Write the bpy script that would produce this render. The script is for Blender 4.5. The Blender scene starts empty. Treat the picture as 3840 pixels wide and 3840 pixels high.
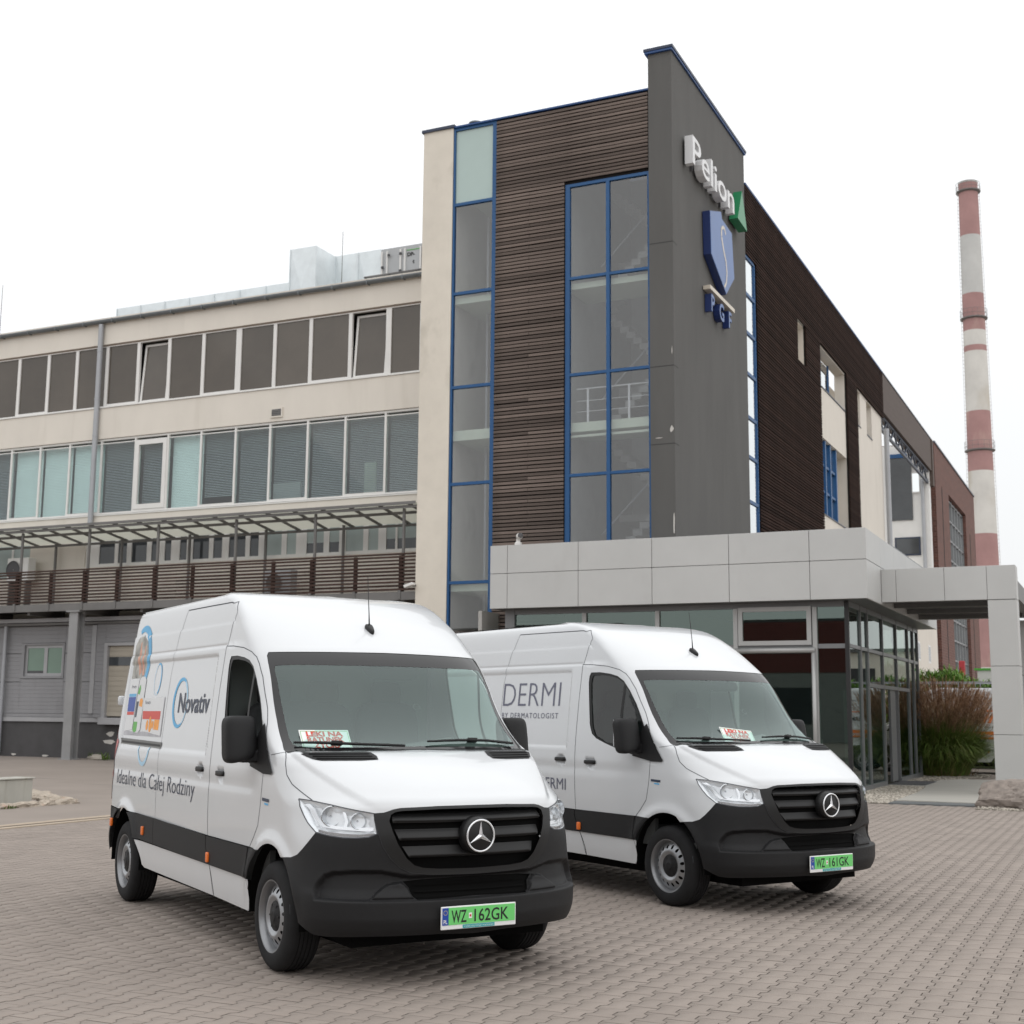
import bpy, bmesh, math, random
import numpy as np
from mathutils import Vector, Matrix
from mathutils.geometry import delaunay_2d_cdt

random.seed(7)
rng = np.random.default_rng(7)
scene = bpy.context.scene
COL = scene.collection
R = math.radians

# ------------------------------------------------------------------ camera
# world axes: X runs along the office front (to the right), Y runs away along its side, Z up
PITCH, ROLL, YAW, CAM_H = R(8.689), R(0.4892), R(-24.9775), 1.649
cp, sp = math.cos(PITCH), math.sin(PITCH)
fwd = Vector((0, cp, sp)); up0 = Vector((0, -sp, cp)); rt0 = Vector((1, 0, 0))
rt = rt0 * math.cos(ROLL) + up0 * math.sin(ROLL)
up = up0 * math.cos(ROLL) - rt0 * math.sin(ROLL)
rz = Matrix.Rotation(-YAW, 3, 'Z')
rt, up, fwd = rz @ rt, rz @ up, rz @ fwd
cam_data = bpy.data.cameras.new('camera')
cam = bpy.data.objects.new('camera', cam_data); COL.objects.link(cam)
cam.matrix_world = Matrix(((rt.x, up.x, -fwd.x, 0), (rt.y, up.y, -fwd.y, 0), (rt.z, up.z, -fwd.z, CAM_H), (0, 0, 0, 1)))
cam_data.sensor_width = 36; cam_data.lens = 46.643
cam_data.clip_start = .1; cam_data.clip_end = 3000
cam_data.dof.use_dof = True; cam_data.dof.focus_distance = 9.6; cam_data.dof.aperture_fstop = 5.0
scene.camera = cam

# ------------------------------------------------------------------ sky and sun (flat overcast daylight)
SUN_AZ, SUN_EL = R(-32), R(48)          # azimuth measured from +X towards +Y
sun_dir = Vector((math.cos(SUN_AZ) * math.cos(SUN_EL), math.sin(SUN_AZ) * math.cos(SUN_EL), math.sin(SUN_EL)))
world = bpy.data.worlds.new('World'); scene.world = world; world.use_nodes = True
nt = world.node_tree; nt.nodes.clear()
w_out = nt.nodes.new('ShaderNodeOutputWorld'); w_bg = nt.nodes.new('ShaderNodeBackground')
sky = nt.nodes.new('ShaderNodeTexSky'); sky.sky_type = 'NISHITA'; sky.sun_disc = False
sky.sun_elevation = SUN_EL; sky.sun_rotation = math.pi / 2 - SUN_AZ
sky.air_density = 1.0; sky.dust_density = 3.0
tc = nt.nodes.new('ShaderNodeTexCoord'); sep = nt.nodes.new('ShaderNodeSeparateXYZ')
nt.links.new(tc.outputs['Generated'], sep.inputs[0])
grad = nt.nodes.new('ShaderNodeMapRange')                      # overcast deck: brighter overhead than at the horizon
grad.inputs['From Min'].default_value = 0.0; grad.inputs['From Max'].default_value = 1.0
grad.inputs['To Min'].default_value = 8.1; grad.inputs['To Max'].default_value = 13.6
nt.links.new(sep.outputs['Z'], grad.inputs['Value'])
cl = nt.nodes.new('ShaderNodeTexNoise'); cl.inputs['Scale'].default_value = 2.2; cl.inputs['Detail'].default_value = 4
nt.links.new(tc.outputs['Generated'], cl.inputs['Vector'])
clr = nt.nodes.new('ShaderNodeMapRange'); clr.inputs['To Min'].default_value = .96; clr.inputs['To Max'].default_value = 1.04
nt.links.new(cl.outputs['Fac'], clr.inputs['Value'])
mul = nt.nodes.new('ShaderNodeMath'); mul.operation = 'MULTIPLY'
nt.links.new(grad.outputs[0], mul.inputs[0]); nt.links.new(clr.outputs[0], mul.inputs[1])
tint = nt.nodes.new('ShaderNodeMix'); tint.data_type = 'RGBA'; tint.blend_type = 'MULTIPLY'
tint.inputs['Factor'].default_value = 1.0; tint.inputs['B'].default_value = (.985, .995, 1.0, 1)
nt.links.new(mul.outputs[0], tint.inputs['A'])
mixs = nt.nodes.new('ShaderNodeMix'); mixs.data_type = 'RGBA'; mixs.inputs['Factor'].default_value = .93
nt.links.new(sky.outputs[0], mixs.inputs['A']); nt.links.new(tint.outputs['Result'], mixs.inputs['B'])
nt.links.new(mixs.outputs['Result'], w_bg.inputs['Color']); w_bg.inputs['Strength'].default_value = .115
nt.links.new(w_bg.outputs[0], w_out.inputs[0])

sun_l = bpy.data.lights.new('sun', 'SUN'); sun_l.energy = .8; sun_l.angle = R(165); sun_l.color = (1, .97, .93)
sun = bpy.data.objects.new('sun', sun_l); COL.objects.link(sun)
sun.location = (40, -30, 60); sun.rotation_euler = sun_dir.to_track_quat('Z', 'Y').to_euler()

scene.view_settings.view_transform = 'Standard'; scene.view_settings.look = 'None'
scene.view_settings.exposure = 0.0; scene.view_settings.gamma = 1.0
scene.view_settings.use_curve_mapping = False
scene.render.engine = 'CYCLES'
scene.cycles.max_bounces = 8; scene.cycles.transparent_max_bounces = 12
scene.cycles.use_denoising = True

# ------------------------------------------------------------------ helpers: materials
MATS = {}
def pmat(name, col, rough=.6, metal=0.0, var=.10, scale=2.0, stretch=(1, 1, 1), bump=0.0, bscale=60, spec=.5, coat=0.0, rnd=0.0, emit=0.0, trans=0.0, stain=None):
    """procedural principled material: noise-varied colour, fine bump, optional per-object colour jitter and stains"""
    if name in MATS: return MATS[name]
    m = bpy.data.materials.new(name); m.use_nodes = True; MATS[name] = m
    t = m.node_tree; b = t.nodes['Principled BSDF']; N = t.nodes.new; L = t.links.new
    b.inputs['Roughness'].default_value = rough; b.inputs['Metallic'].default_value = metal
    b.inputs['Specular IOR Level'].default_value = spec
    if coat: b.inputs['Coat Weight'].default_value = coat; b.inputs['Coat Roughness'].default_value = .04
    c = N('ShaderNodeTexCoord'); mp = N('ShaderNodeMapping'); mp.inputs['Scale'].default_value = stretch
    L(c.outputs['Object'], mp.inputs[0])
    n = N('ShaderNodeTexNoise'); n.inputs['Scale'].default_value = scale; n.inputs['Detail'].default_value = 8; n.inputs['Roughness'].default_value = .62
    L(mp.outputs[0], n.inputs['Vector'])
    mr = N('ShaderNodeMapRange'); mr.inputs['From Min'].default_value = .28; mr.inputs['From Max'].default_value = .72
    mr.inputs['To Min'].default_value = 1 - var; mr.inputs['To Max'].default_value = 1 + var
    L(n.outputs['Fac'], mr.inputs['Value'])
    fac = mr.outputs[0]
    if rnd:
        oi = N('ShaderNodeObjectInfo'); ge = N('ShaderNodeNewGeometry')
        ad = N('ShaderNodeMath'); ad.operation = 'ADD'; L(oi.outputs['Random'], ad.inputs[0]); L(ge.outputs['Random Per Island'], ad.inputs[1])
        fr = N('ShaderNodeMath'); fr.operation = 'FRACT'; L(ad.outputs[0], fr.inputs[0])
        m2 = N('ShaderNodeMapRange'); m2.inputs['To Min'].default_value = 1 - rnd; m2.inputs['To Max'].default_value = 1 + rnd
        L(fr.outputs[0], m2.inputs['Value'])
        mm = N('ShaderNodeMath'); mm.operation = 'MULTIPLY'; L(fac, mm.inputs[0]); L(m2.outputs[0], mm.inputs[1]); fac = mm.outputs[0]
    vm = N('ShaderNodeMix'); vm.data_type = 'RGBA'; vm.blend_type = 'MULTIPLY'; vm.inputs['Factor'].default_value = 1
    vm.inputs['A'].default_value = (*col, 1); L(fac, vm.inputs['B'])
    out = vm.outputs['Result']
    if stain:                                                  # (colour, scale, threshold, stretch)
        sc, ss, th, st = stain
        mp2 = N('ShaderNodeMapping'); mp2.inputs['Scale'].default_value = st; L(c.outputs['Object'], mp2.inputs[0])
        n2 = N('ShaderNodeTexNoise'); n2.inputs['Scale'].default_value = ss; n2.inputs['Detail'].default_value = 6; L(mp2.outputs[0], n2.inputs['Vector'])
        r2 = N('ShaderNodeMapRange'); r2.inputs['From Min'].default_value = th; r2.inputs['From Max'].default_value = th + .18; r2.inputs['To Max'].default_value = .75
        L(n2.outputs['Fac'], r2.inputs['Value'])
        mx = N('ShaderNodeMix'); mx.data_type = 'RGBA'; L(r2.outputs[0], mx.inputs['Factor']); L(out, mx.inputs['A']); mx.inputs['B'].default_value = (*sc, 1)
        out = mx.outputs['Result']
    L(out, b.inputs['Base Color'])
    if bump:
        n3 = N('ShaderNodeTexNoise'); n3.inputs['Scale'].default_value = bscale; n3.inputs['Detail'].default_value = 5; L(c.outputs['Object'], n3.inputs['Vector'])
        bp = N('ShaderNodeBump'); bp.inputs['Strength'].default_value = bump; bp.inputs['Distance'].default_value = .01
        L(n3.outputs['Fac'], bp.inputs['Height']); L(bp.outputs[0], b.inputs['Normal'])
    if emit:
        L(out, b.inputs['Emission Color']); b.inputs['Emission Strength'].default_value = emit
    return m

def glass(name, tint=(1, 1, 1), ior=1.5, rough=0.0, boost=1.0, gtint=(1, 1, 1)):
    """thin window glass: clear, reflecting by fresnel on the face it is seen from (no inner total reflection)"""
    if name in MATS: return MATS[name]
    m = bpy.data.materials.new(name); m.use_nodes = True; MATS[name] = m
    t = m.node_tree; t.nodes.clear(); N = t.nodes.new; L = t.links.new
    o = N('ShaderNodeOutputMaterial'); mx = N('ShaderNodeMixShader'); tr = N('ShaderNodeBsdfTransparent'); gl = N('ShaderNodeBsdfGlossy'); fr = N('ShaderNodeFresnel')
    fr.inputs['IOR'].default_value = ior; gl.inputs['Roughness'].default_value = rough; gl.inputs['Color'].default_value = (*gtint, 1); tr.inputs['Color'].default_value = (*tint, 1)
    mu = N('ShaderNodeMath'); mu.operation = 'MULTIPLY'; mu.use_clamp = True; mu.inputs[1].default_value = boost
    ge = N('ShaderNodeNewGeometry'); sb_ = N('ShaderNodeMath'); sb_.operation = 'SUBTRACT'; sb_.inputs[0].default_value = 1.0; L(ge.outputs['Backfacing'], sb_.inputs[1])
    m3 = N('ShaderNodeMath'); m3.operation = 'MULTIPLY'; L(fr.outputs[0], m3.inputs[0]); L(sb_.outputs[0], m3.inputs[1]); L(m3.outputs[0], mu.inputs[0]); L(mu.outputs[0], mx.inputs[0]); L(tr.outputs[0], mx.inputs[1]); L(gl.outputs[0], mx.inputs[2]); L(mx.outputs[0], o.inputs[0])
    return m

# ------------------------------------------------------------------ helpers: objects
def tag(o, label=None, cat=None, group=None, kind=None):
    if label: o['label'] = label
    if cat: o['category'] = cat
    if group: o['group'] = group
    if kind: o['kind'] = kind
    return o
def thing(name, label, cat, loc=(0, 0, 0), rz=0.0, group=None):
    o = bpy.data.objects.new(name, None); COL.objects.link(o); o.location = loc; o.rotation_euler = (0, 0, rz)
    o.empty_display_size = .3
    return tag(o, label, cat, group)
def world_inv(p):
    m = Matrix.Translation(p.location) @ p.rotation_euler.to_matrix().to_4x4() if p.type == 'EMPTY' else Matrix.Identity(4)
    return m.inverted()
def link(name, me, mat, parent=None, local=False):
    o = bpy.data.objects.new(name, me); COL.objects.link(o)
    if mat is not None and not me.materials: me.materials.append(mat)
    if parent is not None:
        o.parent = parent
        if not local and parent.type == 'EMPTY': o.matrix_parent_inverse = world_inv(parent)
    return o

class MB:
    """collects shapes; build() links them as one mesh object"""
    def __init__(s): s.v = []; s.f = []
    def add(s, vs, fs):
        k = len(s.v); s.v += [tuple(v) for v in vs]; s.f += [tuple(i + k for i in f) for f in fs]; return s
    def box(s, x0, x1, y0, y1, z0, z1):
        if x0 > x1: x0, x1 = x1, x0
        if y0 > y1: y0, y1 = y1, y0
        if z0 > z1: z0, z1 = z1, z0
        return s.add([(x0, y0, z0), (x1, y0, z0), (x1, y1, z0), (x0, y1, z0), (x0, y0, z1), (x1, y0, z1), (x1, y1, z1), (x0, y1, z1)],
                     [(0, 3, 2, 1), (4, 5, 6, 7), (0, 1, 5, 4), (1, 2, 6, 5), (2, 3, 7, 6), (3, 0, 4, 7)])
    def obox(s, c, ax, ay, az):
        c, ax, ay, az = map(Vector, (c, ax, ay, az))
        vs = [c + ax * i + ay * j + az * k for k in (-1, 1) for i, j in ((-1, -1), (1, -1), (1, 1), (-1, 1))]
        return s.add(vs, [(0, 3, 2, 1), (4, 5, 6, 7), (0, 1, 5, 4), (1, 2, 6, 5), (2, 3, 7, 6), (3, 0, 4, 7)])
    def bar(s, a, b, w, h=None, upv=(0, 0, 1)):
        a, b = Vector(a), Vector(b); d = b - a; u = Vector(upv)
        if abs(d.normalized().dot(u)) > .98: u = Vector((0, 1, 0))
        x = d.cross(u).normalized(); y = x.cross(d).normalized(); h = h or w
        return s.obox((a + b) / 2, d / 2, x * w / 2, y * h / 2)
    def tube(s, pts, r, n=8, caps=True):
        pts = [Vector(p) for p in pts]; rs = r if isinstance(r, (list, tuple)) else [r] * len(pts)
        k = len(s.v); prev = None
        for i, p in enumerate(pts):
            d = (pts[min(i + 1, len(pts) - 1)] - pts[max(i - 1, 0)]).normalized()
            if prev is None: x = d.orthogonal().normalized()
            else: x = (prev - d * prev.dot(d)).normalized()
            prev = x; y = d.cross(x)
            for j in range(n):
                a = 2 * math.pi * j / n; s.v.append(tuple(p + (x * math.cos(a) + y * math.sin(a)) * rs[i]))
        for i in range(len(pts) - 1):
            for j in range(n):
                a, b = k + i * n + j, k + i * n + (j + 1) % n; s.f.append((a, b, b + n, a + n))
        if caps:
            s.f.append(tuple(k + j for j in range(n))[::-1]); s.f.append(tuple(k + (len(pts) - 1) * n + j for j in range(n)))
        return s
    def lathe(s, prof, c=(0, 0, 0), axis='z', n=32, ang=2 * math.pi):
        c = Vector(c); k = len(s.v); closed = abs(ang - 2 * math.pi) < 1e-6; m = n if closed else n + 1
        for (r, h) in prof:
            for j in range(m):
                a = ang * j / n; x, y = r * math.cos(a), r * math.sin(a)
                p = Vector((x, y, h)) if axis == 'z' else (Vector((h, x, y)) if axis == 'x' else Vector((x, h, y)))
                s.v.append(tuple(c + p))
        for i in range(len(prof) - 1):
            for j in range(n):
                j2 = (j + 1) % m
                a, b = k + i * m + j, k + i * m + j2; s.f.append((a, b, b + m, a + m))
        return s
    def prism(s, poly, f, d):
        """poly: 2D points, f(a,b,t)->3D; t in 0,d"""
        n = len(poly); vs = [f(a, b, 0) for a, b in poly] + [f(a, b, d) for a, b in poly]
        return s.add(vs, [tuple(range(n))[::-1], tuple(range(n, 2 * n))] + [(i, (i + 1) % n, n + (i + 1) % n, n + i) for i in range(n)])
    def mesh(s, name, smooth=False, bevel=0.0, fix=True):
        me = bpy.data.meshes.new(name); me.from_pydata(s.v, [], s.f)
        if fix or bevel:
            bm = bmesh.new(); bm.from_mesh(me)
            if fix: bmesh.ops.recalc_face_normals(bm, faces=bm.faces)
            if bevel: bmesh.ops.bevel(bm, geom=bm.edges, offset=bevel, segments=1, affect='EDGES', clamp_overlap=True)
            bm.to_mesh(me); bm.free()
        if smooth:
            me.polygons.foreach_set('use_smooth', [True] * len(me.polygons))
            if smooth is not True: me.set_sharp_from_angle(angle=R(smooth))
        return me
    def build(s, name, mat, parent=None, smooth=False, bevel=0.0, local=False, fix=True):
        return link(name, s.mesh(name, smooth, bevel, fix), mat, parent, local)

def B(name, mat, parent, x0, x1, y0, y1, z0, z1, bevel=0.0, local=False):
    return MB().box(x0, x1, y0, y1, z0, z1).build(name, mat, parent, bevel=bevel, local=local)

def text_geo(txt, size=1.0, bold=0.0, extrude=0.0, sx=1.0, space=1.0, align='LEFT', fit=None):
    """flat (or extruded) letter mesh as numpy verts + faces; fit = wanted width"""
    cu = bpy.data.curves.new('lettering', 'FONT'); cu.body = txt; cu.size = size; cu.offset = bold; cu.extrude = extrude
    cu.space_character = space; cu.align_x = align; cu.resolution_u = 3
    ob = bpy.data.objects.new('lettering', cu); COL.objects.link(ob)
    dg = bpy.context.evaluated_depsgraph_get(); ev = ob.evaluated_get(dg); me = ev.to_mesh()
    v = np.array([tuple(q.co) for q in me.vertices]); f = [tuple(p.vertices) for p in me.polygons]
    ev.to_mesh_clear(); bpy.data.objects.remove(ob); bpy.data.curves.remove(cu)
    if align == 'LEFT': v[:, 0] -= v[:, 0].min()
    if fit: sx = fit / (v[:, 0].max() - v[:, 0].min())
    v[:, 0] *= sx
    return v, f
def text_obj(name, txt, mat, parent, f, local=False, **kw):
    v, fc = text_geo(txt, **kw); m = MB(); m.add([f(*p) for p in v], fc); return m.build(name, mat, parent, local=local, fix=False)

def superq(a, b, c, e1=.5, e2=.5, nu=20, nv=12):
    """superquadric ellipsoid verts, faces"""
    sg = lambda x, e: math.copysign(abs(x) ** e, x); vs = []; fs = []
    for i in range(nv + 1):
        ph = -math.pi / 2 + math.pi * i / nv
        for j in range(nu):
            th = 2 * math.pi * j / nu
            vs.append((a * sg(math.cos(ph), e1) * sg(math.cos(th), e2), b * sg(math.cos(ph), e1) * sg(math.sin(th), e2), c * sg(math.sin(ph), e1)))
    for i in range(nv):
        for j in range(nu):
            a_, b_ = i * nu + j, i * nu + (j + 1) % nu; fs.append((a_, b_, b_ + nu, a_ + nu))
    return vs, fs

def sstep(a, b, x):
    t = np.clip((x - a) / (b - a), 0, 1); return t * t * (3 - 2 * t)
def inside(poly, pts):
    P = np.asarray(poly); x, y = pts[:, 0], pts[:, 1]; r = np.zeros(len(pts), bool); j = len(P) - 1
    for i in range(len(P)):
        xi, yi, xj, yj = *P[i], *P[j]
        c = ((yi > y) != (yj > y)) & (x < (xj - xi) * (y - yi) / (yj - yi + 1e-12) + xi); r ^= c; j = i
    return r
def sdist(poly, pts):
    P = np.asarray(poly); d = np.full(len(pts), 9.0)
    for i in range(len(P)):
        a, b = P[i], P[(i + 1) % len(P)]; ab = b - a
        t = np.clip(((pts - a) @ ab) / (ab @ ab + 1e-12), 0, 1); q = a + t[:, None] * ab
        d = np.minimum(d, np.hypot(*(pts - q).T))
    return np.where(inside(P, pts), d, -d)
def densify(poly, st):
    out = []
    for i, a in enumerate(poly):
        b = poly[(i + 1) % len(poly)]; n = max(1, int(math.ceil(math.dist(a, b) / st)))
        out += [(a[0] + (b[0] - a[0]) * k / n, a[1] + (b[1] - a[1]) * k / n) for k in range(n)]
    return out
def inset(poly, d):
    P = np.asarray(poly); n = len(P); ar = sum(P[i][0] * P[(i + 1) % n][1] - P[(i + 1) % n][0] * P[i][1] for i in range(n)); s = 1 if ar > 0 else -1
    out = []
    for i in range(n):
        e1 = P[i] - P[i - 1]; e2 = P[(i + 1) % n] - P[i]; e1 = e1 / (np.hypot(*e1) + 1e-9); e2 = e2 / (np.hypot(*e2) + 1e-9)
        m = np.array([-(e1[1] + e2[1]), e1[0] + e2[0]]) * s; m /= np.hypot(*m) + 1e-9
        c = max(.5, m @ (np.array([-e1[1], e1[0]]) * s)); out.append(tuple(P[i] + m * d / c))
    return out

def translucent(name, col, rough=.4):
    if name in MATS: return MATS[name]
    m = bpy.data.materials.new(name); m.use_nodes = True; MATS[name] = m
    t = m.node_tree; b = t.nodes['Principled BSDF']; N = t.nodes.new; L = t.links.new
    b.inputs['Base Color'].default_value = (*col, 1); b.inputs['Roughness'].default_value = rough
    tr = N('ShaderNodeBsdfTranslucent'); tr.inputs['Color'].default_value = (*col, 1); mx = N('ShaderNodeMixShader'); mx.inputs[0].default_value = .6
    L(b.outputs[0], mx.inputs[1]); L(tr.outputs[0], mx.inputs[2]); L(mx.outputs[0], t.nodes['Material Output'].inputs[0]); return m

# ------------------------------------------------------------------ ground and paving
m_pave_far = pmat('paving_far', (.282, .241, .212), rough=.9, var=.10, scale=.6, bump=.3, bscale=14, rnd=0)
m_joint = pmat('paving_joint', (.135, .114, .099), rough=1, var=.2, scale=6)
m_paver = pmat('paver_concrete', (.275, .234, .205), rough=.88, var=.09, scale=1.3, bump=.35, bscale=220, rnd=.055, stain=((.228, .193, .168), .35, .58, (1, 1, 1)))
m_asph = pmat('yard_surface', (.262, .224, .196), rough=.92, var=.10, scale=.5, bump=.3, bscale=30, stain=((.13, .12, .115), .9, .62, (.3, 2.0, 1)))
def gz(x, y):
    """yard rises a little towards the grey service wing"""
    return .24 * float(np.clip((-x - 17) / 12, 0, 1)) * float(np.clip((y - 20) / 11, 0, 1))
m = MB(); xs = [-400, -120, -60] + [-48 + 2 * i for i in range(19)] + [-10, 10, 60, 400]; ys = [-300, -60, -10, 0, 10] + [16 + 2 * i for i in range(10)] + [40, 60, 120, 600]
for y in ys:
    for x in xs: m.v.append((x, y, gz(x, y) - .016))
for j in range(len(ys) - 1):
    for i in range(len(xs) - 1): a = j * len(xs) + i; m.f.append((a, a + 1, a + 1 + len(xs), a + len(xs)))
ground = m.build('ground', m_pave_far, None); tag(ground, kind='structure')
PX, PY = .147, .2245                                              # paver pitch across and along the rows
def paver_outline(sh=.0014):
    L, W_, a = PY / 2 - sh, PX / 2 - sh, .0165
    r = [(W_ + a, L), (W_ + a, L * .62), (W_ - a, L * .40), (W_ - a, -L * .40), (W_ + a, -L * .62), (W_ + a, -L)]
    return r[::1] + [(-x, y) for x, y in r[::-1]]
PO = paver_outline()
def paver_data():
    c = .0022; V = []
    for x, y in PO: V.append((x, y, -.014))
    for x, y in PO: V.append((x, y, -.0018))
    for x, y in PO: V.append((x - math.copysign(c, x), y - math.copysign(min(c, abs(y)), y), 0.0))
    F = [tuple(range(24, 36))[::-1]]
    for k in (0, 12):
        for i in range(12): j = (i + 1) % 12; F.append((k + i, k + 12 + i, k + 12 + j, k + j))
    return np.array(V), F
PV, PF = paver_data()
# spots inside the field of view (and a margin beside it)
fx, fy = fwd.x, fwd.y; fl = math.hypot(fx, fy); fx, fy = fx / fl, fy / fl
spots = []
for i in range(int(-15.0 / PX), int(9.0 / PX)):
    x = i * PX
    for j in range(int(3.0 / PY), int(27.0 / PY)):
        y = j * PY + (PY / 2 if i % 2 else 0)
        dep = x * fx + y * fy; lat = x * fy - y * fx
        if x < -14.46 or dep < 4.2 or dep > 27 or abs(lat) > .40 * dep + 1.6: continue
        if y > 26.95: continue
        spots.append((x, y, dep, lat))
spots.sort(key=lambda s: s[2] + (100 if abs(s[3]) > .385 * s[2] + .05 or s[2] < 5.05 else 0))
# the bed under the pavers
B('paving_bed', m_joint, ground, -14.56, 12, 2.0, 27.0, -.013, -.0095)
base_me = bpy.data.meshes.new('paver'); base_me.from_pydata(PV.tolist(), [], PF); base_me.materials.append(m_paver); base_me.materials.append(m_joint); base_me.polygons.foreach_set('material_index', [0] + [1] * (len(PF) - 1))
for (x, y, d_, l_) in spots[:300]:
    o = bpy.data.objects.new('paver', base_me); COL.objects.link(o); o.parent = ground
    o.location = (x, y, random.uniform(-.0009, .0009)); o.rotation_euler = (random.uniform(-.004, .004), random.uniform(-.004, .004), random.uniform(-.006, .006))
rest = spots[300:]; n = len(rest); XY = np.array([(s[0], s[1]) for s in rest])
V = np.repeat(PV[None], n, 0); tl = rng.uniform(-.004, .004, (n, 2)); V[:, :, 2] += V[:, :, 0] * tl[:, :1] + V[:, :, 1] * tl[:, 1:] + rng.uniform(-.0009, .0009, (n, 1))
V[:, :, 0] += XY[:, :1]; V[:, :, 1] += XY[:, 1:]; V = V.reshape(-1, 3)
quads = np.array(PF[1:]); tops = np.array(PF[0]); nf = n * (len(quads) + 1)
loops = []; starts = []; tot = []
for k in range(n):
    pass
offs = (np.arange(n) * len(PV))[:, None]
tl_ = (tops[None] + offs); ql = (quads.reshape(1, -1) + offs)
loop = np.concatenate([tl_, ql], 1).ravel()
per = np.array([len(tops)] + [4] * len(quads)); tot = np.tile(per, n); st = np.concatenate([[0], np.cumsum(tot)[:-1]])
me = bpy.data.meshes.new('paver_field'); me.vertices.add(len(V)); me.vertices.foreach_set('co', V.ravel())
me.loops.add(len(loop)); me.loops.foreach_set('vertex_index', loop.astype(np.int32))
me.polygons.add(len(tot)); me.polygons.foreach_set('loop_start', st.astype(np.int32)); me.polygons.foreach_set('loop_total', tot.astype(np.int32))
me.materials.append(m_paver); me.materials.append(m_joint); me.polygons.foreach_set('material_index', np.tile(np.array([0] + [1] * len(quads), np.int32), n))
me.update(calc_edges=True); me.validate()
o = link('paver_field', me, m_paver, ground); tag(o, kind='stuff')
# channel drain strip and the smoother yard beyond it
m_chan = pmat('channel_concrete', (.40, .325, .25), rough=.9, var=.1, scale=3, bump=.3)
m_slot = pmat('channel_slot', (.03, .028, .027), rough=.8)
ch = MB(); ch.box(-14.70, -14.54, 6, 40, -.02, .006); ch.box(-15.02, -14.82, 6, 40, -.02, .006); tag(ch.build('drain_channel', m_chan, None), kind='structure')
B('drain_slot', m_slot, bpy.data.objects['drain_channel'], -14.82, -14.70, 6, 40, -.02, -.001)
m = MB(); xs = np.linspace(-60, -15.02, 24); ys = np.linspace(4, 31.7, 22)
for y in ys:
    for x in xs: m.v.append((x, y, gz(x, y) - .004))
for j in range(len(ys) - 1):
    for i in range(len(xs) - 1): a = j * len(xs) + i; m.f.append((a, a + 1, a + 1 + len(xs), a + len(xs)))
yard = m.build('yard', m_asph, None, smooth=True); tag(yard, kind='structure')

# ------------------------------------------------------------------ building materials
m_plaster = pmat('beige_plaster', (.69, .645, .58), rough=.92, var=.05, scale=.8, stretch=(1, 1, .5), bump=.25, bscale=60, stain=((.60, .555, .49), .9, .60, (2.2, 2.2, .25)))
m_pier = pmat('beige_pier_plaster', (.68, .63, .55), rough=.92, var=.06, scale=1.4, bump=.3, bscale=50, stain=((.46, .42, .355), 1.2, .57, (1, 1, .6)))
m_pvc = pmat('white_window_frame', (.72, .71, .69), rough=.45, var=.03)
m_blue = pmat('blue_frame', (.003, .070, .205), rough=.45, var=.06, scale=3)
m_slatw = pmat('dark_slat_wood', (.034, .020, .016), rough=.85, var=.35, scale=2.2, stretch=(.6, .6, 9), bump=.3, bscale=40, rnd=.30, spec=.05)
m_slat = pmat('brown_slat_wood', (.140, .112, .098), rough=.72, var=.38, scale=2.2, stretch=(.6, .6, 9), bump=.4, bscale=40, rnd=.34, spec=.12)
m_slatg = pmat('gallery_slat_wood', (.058, .036, .030), rough=.75, var=.3, scale=2.2, stretch=(.6, .6, 9), rnd=.25, spec=.15)
m_slatred = pmat('slat_backing', (.010, .008, .007), rough=.9)
m_dark = pmat('charcoal_render', (.108, .106, .102), rough=.92, var=.10, scale=1.1, stretch=(1, 1, .25), bump=.6, bscale=90, stain=((.12, .118, .112), 1.6, .62, (2, 2, .2)))
m_cap = pmat('coping_metal', (.03, .04, .07), rough=.4, metal=.3)
m_bluecap = pmat('blue_coping', (.012, .06, .20), rough=.4)
m_zinc = pmat('zinc_gutter', (.16, .175, .185), rough=.42, metal=.5, var=.15, scale=4)
m_pipe = pmat('grey_downpipe', (.36, .37, .39), rough=.4, metal=.2, var=.06)
m_steel = pmat('painted_steel', (.155, .150, .145), rough=.5, metal=.2, var=.12)
m_tint = pmat('brown_film_glass', (.092, .077, .062), rough=.05, var=.22, scale=.30, spec=.55, rnd=.13)
m_wglass = glass('office_glass', (.88, .945, .94), ior=1.8)
m_sg = glass('stair_glass', (.84, .86, .88), ior=2.0)
m_frost = pmat('frosted_glass', (.40, .50, .475), rough=.25, var=.02)
m_blind = pmat('venetian_slat', (.74, .79, .79), rough=.55, var=.04)
m_blindg = pmat('venetian_slat_grey', (.46, .47, .50), rough=.55, var=.05)
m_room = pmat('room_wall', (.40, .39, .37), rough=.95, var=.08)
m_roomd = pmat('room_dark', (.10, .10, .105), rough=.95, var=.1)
m_slabe = pmat('slab_edge', (.60, .66, .52), rough=.8, var=.03)
m_alu = pmat('grey_panel', (.50, .50, .49), rough=.5, metal=.15, var=.04, scale=.9, stain=((.44, .435, .425), 1.3, .62, (1, 1, .4)))
m_alujoint = pmat('panel_joint', (.16, .16, .16), rough=.8)
m_frame = pmat('grey_window_frame', (.19, .195, .20), rough=.4, metal=.35, var=.05)
m_frame2 = pmat('light_alu_frame', (.40, .40, .395), rough=.4, metal=.3, var=.04)
m_galv = pmat('galvanised_duct', (.72, .77, .79), rough=.4, metal=.15, var=.08, scale=2)
m_ahu = pmat('air_unit_grey', (.42, .43, .44), rough=.5, var=.04)
m_redwall = pmat('red_wall', (.22, .035, .03), rough=.8, var=.1)
m_deck = pmat('roofing_felt', (.10, .10, .10), rough=.95, var=.2)
m_poly = translucent('polycarbonate_roof', (.66, .66, .58))
m_lead = pmat('peeled_render', (.55, .53, .50), rough=.9, var=.1)

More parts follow.
